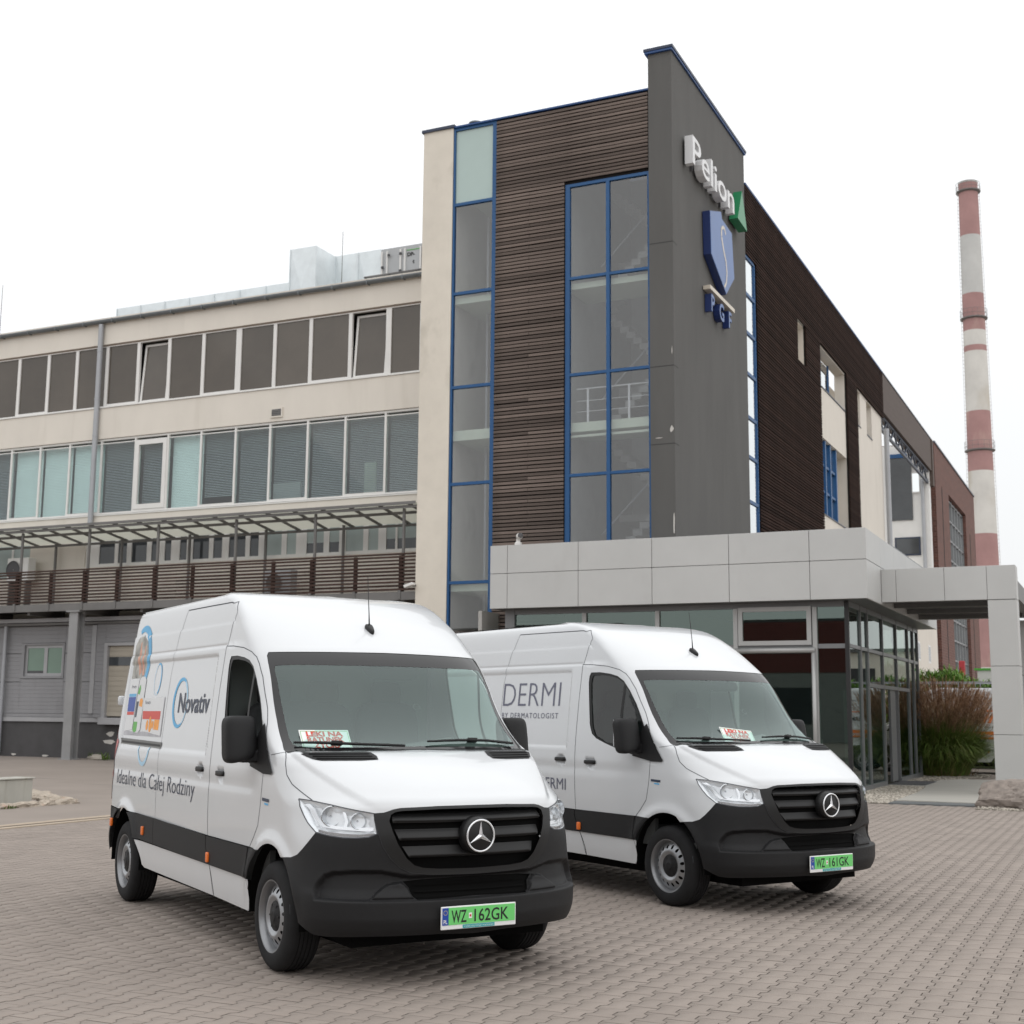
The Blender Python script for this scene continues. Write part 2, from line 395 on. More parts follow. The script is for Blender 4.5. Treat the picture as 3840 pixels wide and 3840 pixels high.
# ------------------------------------------------------------------ left wing
YL = 32.4
wing = thing('office_wing', 'beige three-storey office wing with long window bands left of the tower', 'building', (-30, YL, 0))
XL0, XL1 = -60.0, -16.2
for z0, z1 in ((13.46, 14.15), (10.32, 11.33), (7.12, 7.80)): B('wall', m_plaster, wing, XL0, XL1, YL, YL + .4, z0, z1)
B('wall', m_plaster, wing, XL0, XL1, YL, YL + .4, 4.4, 5.95)
B('wall', m_plaster, wing, -32.45, -30.13, YL + .003, YL + .4, 5.95, 7.12)
B('wall', m_plaster, wing, -30.13, XL1, YL + .003, YL + .4, 5.95, 6.17)
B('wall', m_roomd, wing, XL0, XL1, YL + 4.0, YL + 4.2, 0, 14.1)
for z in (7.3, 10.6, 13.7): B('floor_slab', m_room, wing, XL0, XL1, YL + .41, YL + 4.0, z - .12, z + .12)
B('roof', m_deck, wing, XL0, XL1, YL + .1, YL + 14, 14.16, 14.34)
B('fascia', m_plaster, wing, XL0, XL1, YL - .02, YL + .1, 14.155, 14.36)
gut = MB()
gp = [(.0, .0), (.012, -.055), (.05, -.095), (.10, -.105), (.15, -.085), (.17, -.03), (.17, .0)]
for k in range(2):
    for a, b in gp: gut.v.append(((XL0, XL1)[k], YL - .025 - a, 14.25 + b))
n = len(gp); gut.f = [(i, i + 1, n + i + 1, n + i) for i in range(n - 1)]
gut.build('gutter', m_zinc, wing, smooth=True, fix=False)
for k in range(34): B('gutter_joint', m_zinc, wing, -57 + 1.2 * k, -56.97 + 1.2 * k, YL - .2, YL - .02, 14.135, 14.26)
MB().tube([(-29.88, YL - .1, 14.12), (-29.88, YL - .1, 7.3)], .085, 14).build('downpipe', m_pipe, wing, smooth=40)
for z in (13.2, 11.6, 10.4, 9.0): MB().tube([(-29.88, YL - .1, z), (-29.88, YL - .1, z + .05)], .095, 14).build('pipe_collar', m_pipe, wing, smooth=40)
# upper band: brown-filmed panes
um = [-38.75, -37.45, -36.12, -34.82, -33.52, -32.22, -30.99, -29.71, -28.42, -27.18, -25.84, -24.49, -23.15, -21.85, -20.46, -19.15, -18.05, -16.9]
thick = {-24.49: .20, -19.15: .18, -32.22: .12}
for i in range(len(um) - 1):
    a, b = um[i], um[i + 1]; wl, wr = thick.get(a, .12) / 2, thick.get(b, .12) / 2
    f = MB(); y0, y1 = YL + .07, YL + .15; z0, z1 = 11.37, 13.45
    tilted = a in (-28.42, -20.46); bot = .10 if i % 3 == 1 else .05
    f.box(a, a + wl, y0, y1, z0, z1); f.box(b - wr, b, y0, y1, z0, z1); f.box(a + wl, b - wr, y0, y1, z0, z0 + bot); f.box(a + wl, b - wr, y0, y1, z1 - .06, z1)
    w = f.build('window', m_pvc, wing)
    if not tilted:
        B('pane', m_tint, w, a + wl, b - wr, y0 + .04, y0 + .05, z0 + bot, z1 - .06)
    else:
        B('pane', m_roomd, w, a + wl, b - wr, y0 + .5, y0 + .51, z0 + bot, z1 - .06)  # not glazing: dark sheet painted as the unlit opening behind the tilted sash
        s = MB(); s2 = MB(); ca, sa = math.cos(R(5)), math.sin(R(5)); H = z1 - z0 - bot - .1
        def T(x, h, t): return (x, y0 + .03 + h * sa + t * ca, z0 + bot + h * ca - t * sa)
        def slab(mb, xa, xb, ha, hb, ta, tb): mb.add([T(xa, ha, ta), T(xb, ha, ta), T(xb, ha, tb), T(xa, ha, tb), T(xa, hb, ta), T(xb, hb, ta), T(xb, hb, tb), T(xa, hb, tb)], [(0, 3, 2, 1), (4, 5, 6, 7), (0, 1, 5, 4), (1, 2, 6, 5), (2, 3, 7, 6), (3, 0, 4, 7)])
        xa, xb = a + wl + .05, b - wr - .01
        slab(s, xa, xa + .07, 0, H, 0, .06); slab(s, xb - .05, xb, 0, H, 0, .06); slab(s, xa + .07, xb - .05, 0, .05, 0, .06); slab(s, xa + .07, xb - .05, H - .07, H, 0, .06)
        sh = s.build('tilted_sash', m_pvc, w); slab(s2, xa + .07, xb - .05, .05, H - .07, .025, .03); s2.build('pane', m_tint, w)
MB().box(XL0, XL1, YL - .035, YL + .07, 11.335, 11.368).build('window_sill', m_pvc, wing)
B('window_head', pmat('brown_head_strip', (.28, .22, .18), .7), wing, XL0, XL1, YL + .06, YL + .1, 13.42, 13.458)
# middle band: glazing with venetian blinds
lm = [-38.7, -37.42, -36.14, -34.86, -33.59, -32.33, -31.06, -29.73, -28.34, -27.04, -25.76, -24.46, -23.19, -21.84, -20.53, -19.17, -17.95, -16.8]
closed = {0, 1, 2, 4, 5, 6, 9}
def blind(parent, a, b, y, z0, z1, op, mat, pitch=.052):
    m = MB(); z = z0; d = .024
    while z < z1:
        dy, dz = (d * .25, d) if not op else (d * .85, d * .62)
        m.add([(a, y - dy, z - dz), (b, y - dy, z - dz), (b, y + dy, z + dz), (a, y + dy, z + dz)], [(0, 1, 2, 3)]); z += pitch
    o = m.build('blind', mat, parent, fix=False); o['kind'] = 'stuff'; return o
for i in range(len(lm) - 1):
    a, b = lm[i], lm[i + 1]; y0, y1 = YL + .05, YL + .14; z0, z1 = 7.86, 10.31; f = MB(); t = .035
    case = abs(a + 28.34) < .01
    bt = .05 if i % 2 else .09
    f.box(a, a + t, y0, y1, z0, z1); f.box(b - t, b, y0, y1, z0, z1); f.box(a + t, b - t, y0, y1, z0, z0 + bt); f.box(a + t, b - t, y0, y1, z1 - .06, z1); f.box(a + t, b - t, y0 + .01, y1, z1 - .16, z1 - .13)
    if case:
        f.box(a + t, a + .17, y0 - .03, y1, z0 + bt, z1 - .16); f.box(b - .17, b - t, y0 - .03, y1, z0 + bt, z1 - .16); f.box(a + .17, b - .17, y0 - .03, y1, z0 + bt, z0 + .24); f.box(a + .17, b - .17, y0 - .03, y1, z1 - .30, z1 - .16)
    w = f.build('window', m_pvc, wing); e = .17 if case else t
    B('pane', m_wglass, w, a + e, b - e, y0 + .04, y0 + .045, z0 + (.24 if case else bt), z1 - (.30 if case else .16))
    op = i not in closed
    blind(w, a + e + .01, b - e - .01, YL + .28, z0 + (.36 if i == 10 else .12), z1 - .1, op, m_blindg if op else m_blind)
MB().box(XL0, XL1, YL - .03, YL + .05, 7.80, 7.835).build('window_sill', m_pvc, wing)
# room things seen through the blinds
B('room_board', m_slabe, wing, -20.3, -19.9, YL + .8, YL + .85, 7.9, 9.0); B('room_board', m_pvc, wing, -23.6, -22.6, YL + .9, YL + .95, 8.1, 8.6)
# ground strip behind the gallery
gs = [(-29.59, -28.96, 1), (-28.82, -28.47, 0), (-28.29, -27.68, 1), (-27.5, -27.2, 1), (-26.98, -26.73, 1), (-26.4, -26.13, 1), (-25.9, -25.29, 1), (-25.13, -24.8, 1), (-24.55, -23.94, 1), (-23.78, -23.46, 1), (-23.23, -22.64, 2), (-22.46, -22.13, 2), (-21.76, -21.17, 3), (-20.98, -20.64, 3), (-20.42, -19.83, 2), (-19.66, -19.33, 2), (-19.07, -18.77, 3), (-18.7, -18.09, 3), (-17.9, -17.3, 3)]
xs = [-30.13] + [(gs[k][1] + gs[k + 1][0]) / 2 for k in range(len(gs) - 1)] + [-16.9]
m_stripg = pmat('strip_window_glass', (.05, .055, .06), rough=.05, var=.3, scale=.6, spec=.6)
m_stripb = pmat('strip_window_blind', (.34, .40, .39), rough=.3, var=.05)
for k, (a, b, kind) in enumerate(gs):
    f = MB(); y0, y1 = YL + .06, YL + .13; z0, z1 = 6.18, 7.11; f.box(xs[k], a, y0, y1, z0, z1); f.box(b, xs[k + 1], y0, y1, z0, z1); f.box(a, b, y0, y1, z0, z0 + .09); f.box(a, b, y0, y1, z1 - .07, z1)
    w = f.build('window', m_pvc, wing)
    B('pane', m_stripg if kind < 2 else m_stripb, w, a, b, y0 + .03, y0 + .035, z0 + .09 + (.30 if kind == 3 else 0), z1 - .07)
    if kind == 3: B('pane', m_stripg, w, a, b, y0 + .03, y0 + .035, z0 + .09, z0 + .389)
f = MB(); f.box(-33.3, -33.22, YL + .05, YL + .12, 5.96, 7.11); f.box(-33.22, -32.5, YL + .05, YL + .12, 7.03, 7.11); w = f.build('window', m_pvc, wing)
B('pane', m_stripb, w, -33.22, -32.46, YL + .08, YL + .085, 5.96, 7.03); B('pane', m_stripb, w, -36, -33.3, YL + .08, YL + .085, 5.96, 7.03)
# vent grille
vg = B('vent_grille', m_plaster, wing, -23.14, -22.71, YL - .04, YL, 10.43, 10.73)
B('vent_opening', m_roomd, vg, -23.09, -22.76, YL - .045, YL - .03, 10.48, 10.68)
for k in range(3): B('vent_blade', m_steel, vg, -23.09, -22.76, YL - .052, YL - .046, 10.50 + .06 * k, 10.53 + .06 * k)
B('alarm_box', m_slabe, wing, -33.55, -33.35, YL - .1, YL, 7.35, 7.55)

# roof plant on the left wing
def panel_box(name, label, cat, x0, x1, y0, y1, z0, z1, nx, mat, creases=True, grp=None):
    t = thing(name, label, cat, ((x0 + x1) / 2, y0, z0), 0, grp)
    B('casing', mat, t, x0 + .01, x1 - .01, y0 + .01, y1, z0, z1 - .01)
    for k in range(nx):
        a, b = x0 + (x1 - x0) * k / nx, x0 + (x1 - x0) * (k + 1) / nx
        m = MB(); c = ((a + b) / 2, y0 - (.085 if creases else 0), (z0 + z1) / 2)
        m.add([(a, y0, z0), (b, y0, z0), (b, y0, z1), (a, y0, z1), c], [(0, 1, 4), (1, 2, 4), (2, 3, 4), (3, 0, 4)]); m.build('duct_panel', mat, t, fix=False)
        B('duct_flange', mat, t, a - .015, a + .015, y0 - .03, y0 + .02, z0, z1)
    m = MB(); m.add([(x1, y0, z0), (x1, y1, z0), (x1, y1, z1), (x1, y0, z1), (x1 + (.085 if creases else 0), (y0 + y1) / 2, (z0 + z1) / 2)], [(0, 1, 4), (1, 2, 4), (2, 3, 4), (3, 0, 4)]); m.build('duct_panel', mat, t, fix=False)
    return t
panel_box('roof_duct', 'tall galvanised duct tower standing on the left wing roof', 'duct', -25.15, -24.12, 36.0, 38.4, 14.35, 17.21, 1, m_galv)
panel_box('roof_duct', 'galvanised duct run between the duct tower and the grey air unit', 'duct', -24.10, -22.30, 37.2, 38.6, 14.35, 17.22, 2, m_galv)
panel_box('roof_duct', 'long low galvanised duct along the roof edge of the left wing', 'duct', -33.6, -25.8, 37.1, 38.3, 14.35, 16.50, 7, m_galv)
ah = thing('air_unit', 'grey roof air handling unit with white door posts beside the tower', 'air unit', (-20.6, 37, 14.35))
B('casing', m_ahu, ah, -22.28, -20.72, 37.2, 39, 14.9, 17.2); B('casing', m_ahu, ah, -20.70, -20.0, 37.15, 39, 14.9, 17.42)
for x in (-22.25, -22.05, -21.53, -21.36, -20.76): B('door_post', m_pvc, ah, x - .03, x + .03, 37.15, 37.2, 15.0, 17.1)
for x, z in ((-22.0, 16.9), (-22.0, 16.2), (-21.55, 16.9), (-21.55, 16.3), (-22.24, 16.5)): B('hinge', m_roomd, ah, x, x + .08, 37.1, 37.15, z, z + .07)
B('print_strip', pmat('unit_green', (.12, .40, .10), .5), ah, -21.30, -20.80, 37.19, 37.198, 17.02, 17.05)
text_obj('print_letters', 'DP-', pmat('unit_ink', (.03, .03, .03), .5), ah, lambda a, b, c: (-21.28 + a, 37.19, 16.82 + b), size=.18, bold=.008)
text_obj('print_letters', 't', pmat('unit_ink', (.03, .03, .03), .5), ah, lambda a, b, c: (-21.08 + a, 37.19, 16.55 + b), size=.2, bold=.008)
rr = thing('roof_rail', 'low grey safety rail on the roof edge beside the tower', 'rail', (-19.5, 33.4, 14.34)); m = MB()
m.bar((-20.6, 33.4, 14.80), (-17.2, 33.4, 14.80), .05); rr_ = m.build('rail_bar', m_steel, rr)
for x in (-20.55, -19.7, -18.7, -17.7): MB().bar((x, 33.4, 14.34), (x, 33.4, 14.8), .05).build('rail_post', m_steel, rr)
for x, y, z, lb in ((-23.08, 36.0, 17.55, 'thin lightning rod in front of the roof ducts'), (-38.3, 36.0, 17.7, 'thin lightning rod at the left edge of the roof')):
    t = thing('lightning_rod', lb, 'rod', (x, y, 14.34)); MB().tube([(x, y, 14.34), (x, y, z)], [.018, .008], 6).build('rod', m_steel, t); MB().box(x - .12, x + .12, y - .12, y + .12, 14.34, 14.42).build('rod_foot', m_room, t)

# ------------------------------------------------------------------ gallery with slatted rail and pergola
YG = 30.7
gal = thing('gallery', 'raised steel gallery with brown slatted railing and glazed pergola on the left wing', 'gallery', (-25, YG, .25))
B('edge_beam', m_steel, gal, -45, -17.08, YG - .04, YG + .08, 4.64, 4.86); B('deck', m_steel, gal, -45, -17.08, YG + .08, YG + 1.66, 4.74, 4.84)
for k in range(13): B('deck_joist', m_steel, gal, -44 + 2.2 * k, -43.9 + 2.2 * k, YG + .1, YG + 1.6, 4.55, 4.735)
for x in [-43.6, -42.2, -40.9, -39.5, -38.2, -36.8, -35.4, -34.0, -32.6, -31.22, -29.84, -28.52, -27.25, -25.86, -24.47, -23.08, -21.67, -20.39, -18.98, -17.57]: 
    B('rail_post', m_slatg, gal, x - .05, x + .05, YG - .01, YG + .05, 4.87, 5.84); B('post_foot', m_steel, gal, x - .04, x + .04, YG - .06, YG - .042, 4.66, 4.90)
for k in range(10):
    z = 4.90 + k * .0965
    for (xa, xb) in ((-45.0, -31.8), (-31.8, -25.0), (-25.0, -17.1)):
        B('rail_slat', m_slatg, gal, xa + random.uniform(.0, .01), xb - .008, YG - .045, YG - .012, z + random.uniform(-.006, .006), z + .050)
B('handrail', m_slatg, gal, -45, -17.1, YG - .02, YG + .07, 5.86, 5.90)
for x in (-42.0, -39.3, -36.6, -33.9, -31.2, -28.5, -25.87, -23.07, -20.38, -17.56):
    MB().tube([(x, YG + .12, 4.84), (x, YG + .12, 7.12)], .045, 8).build('pergola_post', m_steel, gal, smooth=40); MB().tube([(x + .05, YG + 1.5, 4.84), (x + .05, YG + 1.5, 7.12)], .045, 8).build('pergola_post', m_steel, gal, smooth=40)
pz = lambda y: 7.20 - (y - YG) * .165                              # glazed roof falls towards the wall
for y in (YG - .05, YG + .45, YG + 1.5): B('pergola_beam', m_steel, gal, -45, -17.08, y - .03, y + .03, pz(y) - .10, pz(y) - .03)
B('pergola_beam', m_steel, gal, -45, -17.08, YG - .15, YG - .12, 7.19, 7.27)
x = -44.9; k = 0
while x < -17.1:
    MB().bar((x, YG - .11, pz(YG - .11)), (x, YG + 1.62, pz(YG + 1.62)), .06, .06).build('rafter', m_steel, gal)
    x2 = min(x + .885, -17.1); y0, y1 = YG - .11, YG + 1.62
    MB().add([(x + .035, y0, pz(y0) + .034), (x2, y0, pz(y0) + .034), (x2, y1, pz(y1) + .034), (x + .035, y1, pz(y1) + .034)], [(0, 1, 2, 3)]).build('roof_pane', m_poly, gal, fix=False); x += .92; k += 1
ac = thing('air_conditioner', 'white outdoor air conditioner on the gallery beside the wall', 'air conditioner', (-33, 31.9, 4.85))
B('casing', m_pvc, ac, -32.75, -31.85, 31.75, 32.1, 5.75, 6.50, bevel=.02); MB().lathe([(0.01, .0), (.27, .0), (.29, -.03)], (-32.46, 31.745, 6.12), 'y', 24).build('fan_grille', m_roomd, ac)
B('stand', m_steel, ac, -32.70, -32.65, 31.8, 32.05, 4.85, 5.75); B('stand', m_steel, ac, -32.0, -31.95, 31.8, 32.05, 4.85, 5.75)
for x, lb in ((-22.0, 'grey outdoor unit seen through the slats in the middle of the gallery'),):
    t = thing('air_conditioner', lb, 'air conditioner', (x, 31.6, 4.85)); B('casing', m_ahu, t, x - .45, x + .45, 31.4, 31.75, 4.95, 5.70, bevel=.02); MB().lathe([(0.01, .0), (.24, .0), (.26, -.03)], (x - .1, 31.395, 5.32), 'y', 20).build('fan_grille', m_steel, t); B('foot', m_steel, t, x - .4, x + .4, 31.5, 31.7, 4.85, 4.95)
m_col = pmat('column_grey_paint', (.26, .26, .262), rough=.5, var=.10, scale=2)
sc_ = thing('steel_column', 'grey steel column carrying the gallery beside the grey wall window', 'column', (-28.82, YG, .25)); m = MB()
z0, z1 = gz(-28.8, 30.7) - .02, 4.64
m.box(-28.99, -28.66, YG - .02, YG + .02, z0, z1); m.build('flange', m_col, sc_); B('flange', m_col, sc_, -28.99, -28.66, YG + .26, YG + .30, z0, z1); B('web', m_col, sc_, -28.84, -28.81, YG + .02, YG + .26, z0, z1); B('cap_plate', m_col, sc_, -29.08, -28.57, YG - .08, YG + .34, 4.60, 4.638); B('base_plate', m_col, sc_, -29.06, -28.6, YG - .08, YG + .36, z0, z0 + .04)

# ------------------------------------------------------------------ grey service wing under the gallery
m_clad = pmat('grey_cladding', (.26, .26, .27), rough=.6, metal=.1, var=.08, scale=1.0, stretch=(1, 1, .4), stain=((.205, .205, .21), 1.4, .6, (1, 1, .4)))
m_plinth = pmat('dark_plinth_render', (.070, .068, .070), rough=.9, var=.15, scale=2, bump=.4, stain=((.20, .195, .19), 3.0, .70, (1, 1, 1)))
m_band = pmat('pale_metal_band', (.36, .36, .37), rough=.5, metal=.2, var=.1)
YS = 31.7
svc = thing('service_wing', 'grey metal-clad service wing below the gallery with a dark plinth', 'building', (-32, YS, .2))
B('plinth', m_plinth, svc, -48, -18, YS, YS + .3, -.1, 1.32); B('plinth_band', m_band, svc, -48, -28.3, YS - .06, YS + .02, 1.32, 1.45); B('plinth_band', m_clad, svc, -48, -28.35, YS - .03, YS + .02, 1.46, 1.56)
B('wall_core', m_clad, svc, -48, -18, YS + .10, YS + .3, 1.32, 4.50)
def ribbed(x0, x1, z0, z1, y, parent, rib=.115):
    m = MB(); n = max(1, int((z1 - z0) / rib)); zz = []
    for k in range(n):
        a = z0 + (z1 - z0) * k / n; b = z0 + (z1 - z0) * (k + 1) / n; h = b - a; zz += [(a, .006), (a + h * .10, 0), (a + h * .92, 0), (a + h * .97, .006)]
    zz.append((z1, .006))
    for z, d in zz: m.v += [(x0, y + d, z), (x1, y + d, z)]
    m.f = [(2 * i, 2 * i + 1, 2 * i + 3, 2 * i + 2) for i in range(len(zz) - 1)]
    return m.build('cladding_panel', m_clad, parent, fix=False)
cols = [(-48, -44.2), (-44.18, -40.4), (-40.38, -36.6), (-36.58, -31.83), (-30.04, -28.86)]
for (a, b) in cols:
    for (z0, z1) in ((1.565, 2.53), (2.545, 3.42), (3.435, 4.28)): ribbed(a, b, z0, z1, YS, svc)
for z0, z1 in ((1.565, 2.64), (3.75, 4.28)): ribbed(-31.82, -30.05, z0, z1, YS, svc)
for z0, z1 in ((1.565, 2.53), (2.545, 3.42), (3.435, 4.28)): ribbed(-28.70, -28.34, z0, z1, YS - .12, svc); ribbed(-24.8, -18, z0, z1, YS - .12, svc)
ribbed(-28.33, -24.8, 3.72, 4.28, YS - .12, svc)
B('corner_trim', m_band, svc, -28.86, -28.70, YS - .14, YS + .02, 1.58, 4.26); B('wall_core', m_clad, svc, -28.70, -28.34, YS - .108, YS + .1, 1.46, 4.30); B('wall_core', m_clad, svc, -24.8, -18, YS - .108, YS + .1, 1.46, 4.30); B('wall_core', m_clad, svc, -28.34, -24.8, YS - .108, YS + .1, 3.715, 4.30); B('eave_trim', m_steel, svc, -48, -18, YS - .20, YS + .1, 4.29, 4.36); B('eave_trim', m_band, svc, -48, -18, YS - .26, YS + .1, 4.38, 4.50)
f = MB(); wx0, wx1, wz0, wz1 = -31.70, -30.12, 2.72, 3.69
f.box(-31.82, wx0, YS - .02, YS + .12, 2.65, 3.74); f.box(wx1, -30.05, YS - .02, YS + .12, 2.65, 3.74); f.box(wx0, wx1, YS - .03, YS + .12, 2.65, wz0); f.box(wx0, wx1, YS - .02, YS + .12, wz1, 3.74); f.build('window_reveal', m_clad, svc)
f = MB(); f.box(wx0, wx0 + .09, YS + .05, YS + .10, wz0, wz1); f.box(wx1 - .09, wx1, YS + .05, YS + .10, wz0, wz1); f.box(wx0 + .09, wx1 - .09, YS + .05, YS + .10, wz0, wz0 + .09); f.box(wx0 + .09, wx1 - .09, YS + .05, YS + .10, wz1 - .09, wz1); f.box(-30.93, -30.79, YS + .045, YS + .095, wz0 + .09, wz1 - .09)
w = f.build('window', m_band, svc); m_gb = pmat('green_blind_glass', (.17, .25, .20), rough=.2, var=.05)
B('pane', m_gb, w, wx0 + .09, -30.93, YS + .07, YS + .08, wz0 + .17, wz1 - .09); B('pane', m_gb, w, -30.79, wx1 - .09, YS + .07, YS + .08, wz0 + .09, wz1 - .09); B('pane', m_roomd, w, wx0 + .09, -30.93, YS + .07, YS + .08, wz0 + .09, wz0 + .168)
m_roll = pmat('beige_shutter', (.36, .325, .27), rough=.6, var=.06, scale=1, stretch=(1, 1, 6))
dr = B('loading_door', m_roll, svc, -28.2, -24.95, YS - .06, YS - .04, 1.50, 3.62); B('door_frame', m_band, svc, -28.33, -28.2, YS - .17, YS - .02, 1.45, 3.71); B('door_frame', m_band, svc, -28.2, -24.8, YS - .17, YS - .02, 3.62, 3.71)
for k in range(14): B('door_slat', m_roll, dr, -28.2, -24.95, YS - .072, YS - .06, 1.51 + .15 * k, 1.51 + .15 * k + .138)
B('door_window', m_stripg, dr, -28.2, -24.95, YS - .078, YS - .073, 3.02, 3.28); B('dock_sill', m_band, svc, -28.33, -24.8, YS - .30, YS - .02, 1.26, 1.46)
MB().tube([(-32.43, YS - .12, 4.38), (-32.43, YS - .12, .35)], .06, 12).build('downpipe', m_pipe, svc, smooth=40)
for (x, z, sx_, sz_) in ((-28.05, .98, .17, .09), (-28.1, .74, .28, .08), (-31.9, .30, .10, .04), (-30.6, .28, .14, .035), (-29.7, .29, .12, .03)):
    m = MB(); pts = [(x + sx_ * math.cos(a) * random.uniform(.6, 1.1), z + sz_ * math.sin(a) * random.uniform(.6, 1.1)) for a in np.linspace(0, 2 * math.pi, 14, endpoint=False)]
    m.prism(pts, lambda a, b, c: (a, YS - .004 - c, b), .008); m.build('peeled_patch', m_lead, svc)
bk = thing('bucket', 'white plastic bucket with brown top by the grey wall at the left edge', 'bucket', (-32.7, 31.2, gz(-32.7, 31.2)))
MB().lathe([(.001, .0), (.15, .0), (.19, .36), (.2, .36), (.2, .39), (.17, .39), (.17, .34), (.001, .34)], (-32.72, 31.2, gz(-32.7, 31.2)), 'z', 20).build('pail', m_pvc, bk, smooth=40)
MB().lathe([(.001, .05), (.12, .04), (.168, .0)], (-32.72, 31.2, gz(-32.7, 31.2) + .345), 'z', 16).build('soil', pmat('terracotta', (.2, .09, .05), .9), bk, smooth=True)

# ------------------------------------------------------------------ tower
YT = 30.6; XW = -9.85
tw = thing('stair_tower', 'tall brown-slatted stair tower with blue-framed glazing and charcoal end wall', 'building', (-13, YT, 0))
B('pier', m_pier, tw, -17.05, -16.13, YT, YT + 5, 0, 17.62); B('coping', m_cap, tw, -17.10, -16.08, YT - .05, YT + 5, 17.62, 17.70)
def bframe(parent, x0, x1, z0, z1, y, wl, wr, wt, wb, xm=(), wm=.12, zm=(), wh=.10, mat=None, panes=None, ins=.05):
    m = MB(); y1 = y + .12
    m.box(x0, x0 + wl, y, y1, z0, z1); m.box(x1 - wr, x1, y, y1, z0, z1); m.box(x0 + wl, x1 - wr, y, y1, z1 - wt, z1); m.box(x0 + wl, x1 - wr, y, y1, z0, z0 + wb)
    w = m.build('window', mat or m_blue, parent); ex = [x0 + wl] + [q for q in xm] + [x1 - wr]
    for q in xm: MB().box(q - wm / 2, q + wm / 2, y - .004, y1 - .004, z0 + wb, z1 - wt).build('mullion', mat or m_blue, w)
    for q in zm: 
        for i in range(len(ex) - 1): MB().box(ex[i] + (wm / 2 if i else 0), ex[i + 1] - (wm / 2 if i < len(ex) - 2 else 0), y + .004, y1, q - wh / 2, q + wh / 2).build('transom', mat or m_blue, w)
    ez = [z0 + wb] + sorted(zm) + [z1 - wt]
    for i in range(len(ex) - 1):
        for j in range(len(ez) - 1):
            mt = panes(i, j) if panes else m_sg
            B('pane', mt, w, ex[i] + (wm / 2 if i else 0), ex[i + 1] - (wm / 2 if i < len(ex) - 2 else 0), y + ins, y + ins + .008, ez[j] + (wh / 2 if j else 0), ez[j + 1] - (wh / 2 if j < len(ez) - 2 else 0))
    return w
bframe(tw, -16.12, -14.82, 1.0, 17.60, YT + .02, .055, .11, .08, .1, zm=[5.04, 7.65, 10.27, 12.87, 15.39], wh=.08, panes=lambda i, j: m_frost if j == 5 else m_sg)
bframe(tw, -12.80, -10.49, 5.2, 15.42, YT + .03, .125, .05, .08, .1, xm=[-11.62], wm=.095, zm=[7.66, 10.28, 12.85], wh=.075)
# slats: full rows over the window, shorter rows beside it
pitch = .0985; k = 0; z = 2.6
meA = MB().box(-14.80, -12.82, YT - .02, YT + .018, 0, .068).mesh('cladding_slat'); meB = MB().box(-14.80, -10.50, YT - .02, YT + .018, 0, .068).mesh('cladding_slat')
meA2 = MB().box(-14.80, -13.82, YT - .021, YT + .017, 0, .068).add(*[[(-13.812, YT - .018, 0), (-12.82, YT - .018, 0), (-12.82, YT + .02, 0), (-13.812, YT + .02, 0), (-13.812, YT - .018, .066), (-12.82, YT - .018, .066), (-12.82, YT + .02, .066), (-13.812, YT + .02, .066)], [(0, 3, 2, 1), (4, 5, 6, 7), (0, 1, 5, 4), (1, 2, 6, 5), (2, 3, 7, 6), (3, 0, 4, 7)]]).mesh('cladding_slat')
while z < 17.53:
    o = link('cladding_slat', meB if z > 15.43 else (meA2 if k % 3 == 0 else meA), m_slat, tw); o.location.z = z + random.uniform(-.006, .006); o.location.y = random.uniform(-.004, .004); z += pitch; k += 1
B('cladding_backing', m_slatred, tw, -14.80, -12.80, YT + .06, YT + .10, 0, 17.6); B('cladding_backing', m_slatred, tw, -12.80, -10.48, YT + .06, YT + .10, 15.44, 17.6)
for x in (-14.76, -13.82, -12.88): B('cladding_batten', m_slatred, tw, x - .02, x + .02, YT + .02, YT + .06, 2.5, 17.5)
B('coping', m_bluecap, tw, -16.10, -10.48, YT - .035, YT + 6, 17.60, 17.645)
MB().lathe([(.16, 0), (.16, .22), (.2, .23), (.2, .27), (.001, .32)], (-15.75, YT + .6, 17.67), 'z', 16).build('roof_vent', m_zinc, tw, smooth=40)
# charcoal end wall
ew = B('end_wall', m_dark, tw, -10.475, XW, YT - .04, 37.6, 0, 18.54); B('coping', m_bluecap, tw, -10.55, XW + .05, YT - .11, 37.66, 18.54, 18.60); B('coping', m_cap, tw, -10.57, XW + .07, YT - .13, 37.68, 18.60, 18.67)
for z in (13.42, 10.22, 8.25): B('render_joint', pmat('render_joint', (.05, .05, .05), .95), ew, -10.475, XW + .002, YT - .0425, YT + .3, z, z + .022)
for (x, z, a, b) in ((-9.89, 6.25, .05, .32), (-9.92, 8.62, .10, .09), (-10.25, 8.42, .22, .012), (-9.9, 10.6, .02, .12)):
    pts = [(x + a * .5 * math.cos(t) * random.uniform(.6, 1.1), z + b * math.sin(t) * random.uniform(.6, 1.1)) for t in np.linspace(0, 2 * math.pi, 12, endpoint=False)]
    MB().prism(pts, lambda p, q, c: (min(p, XW - .002), YT - .043 - c, q), .004).build('peeled_patch', m_lead, ew)
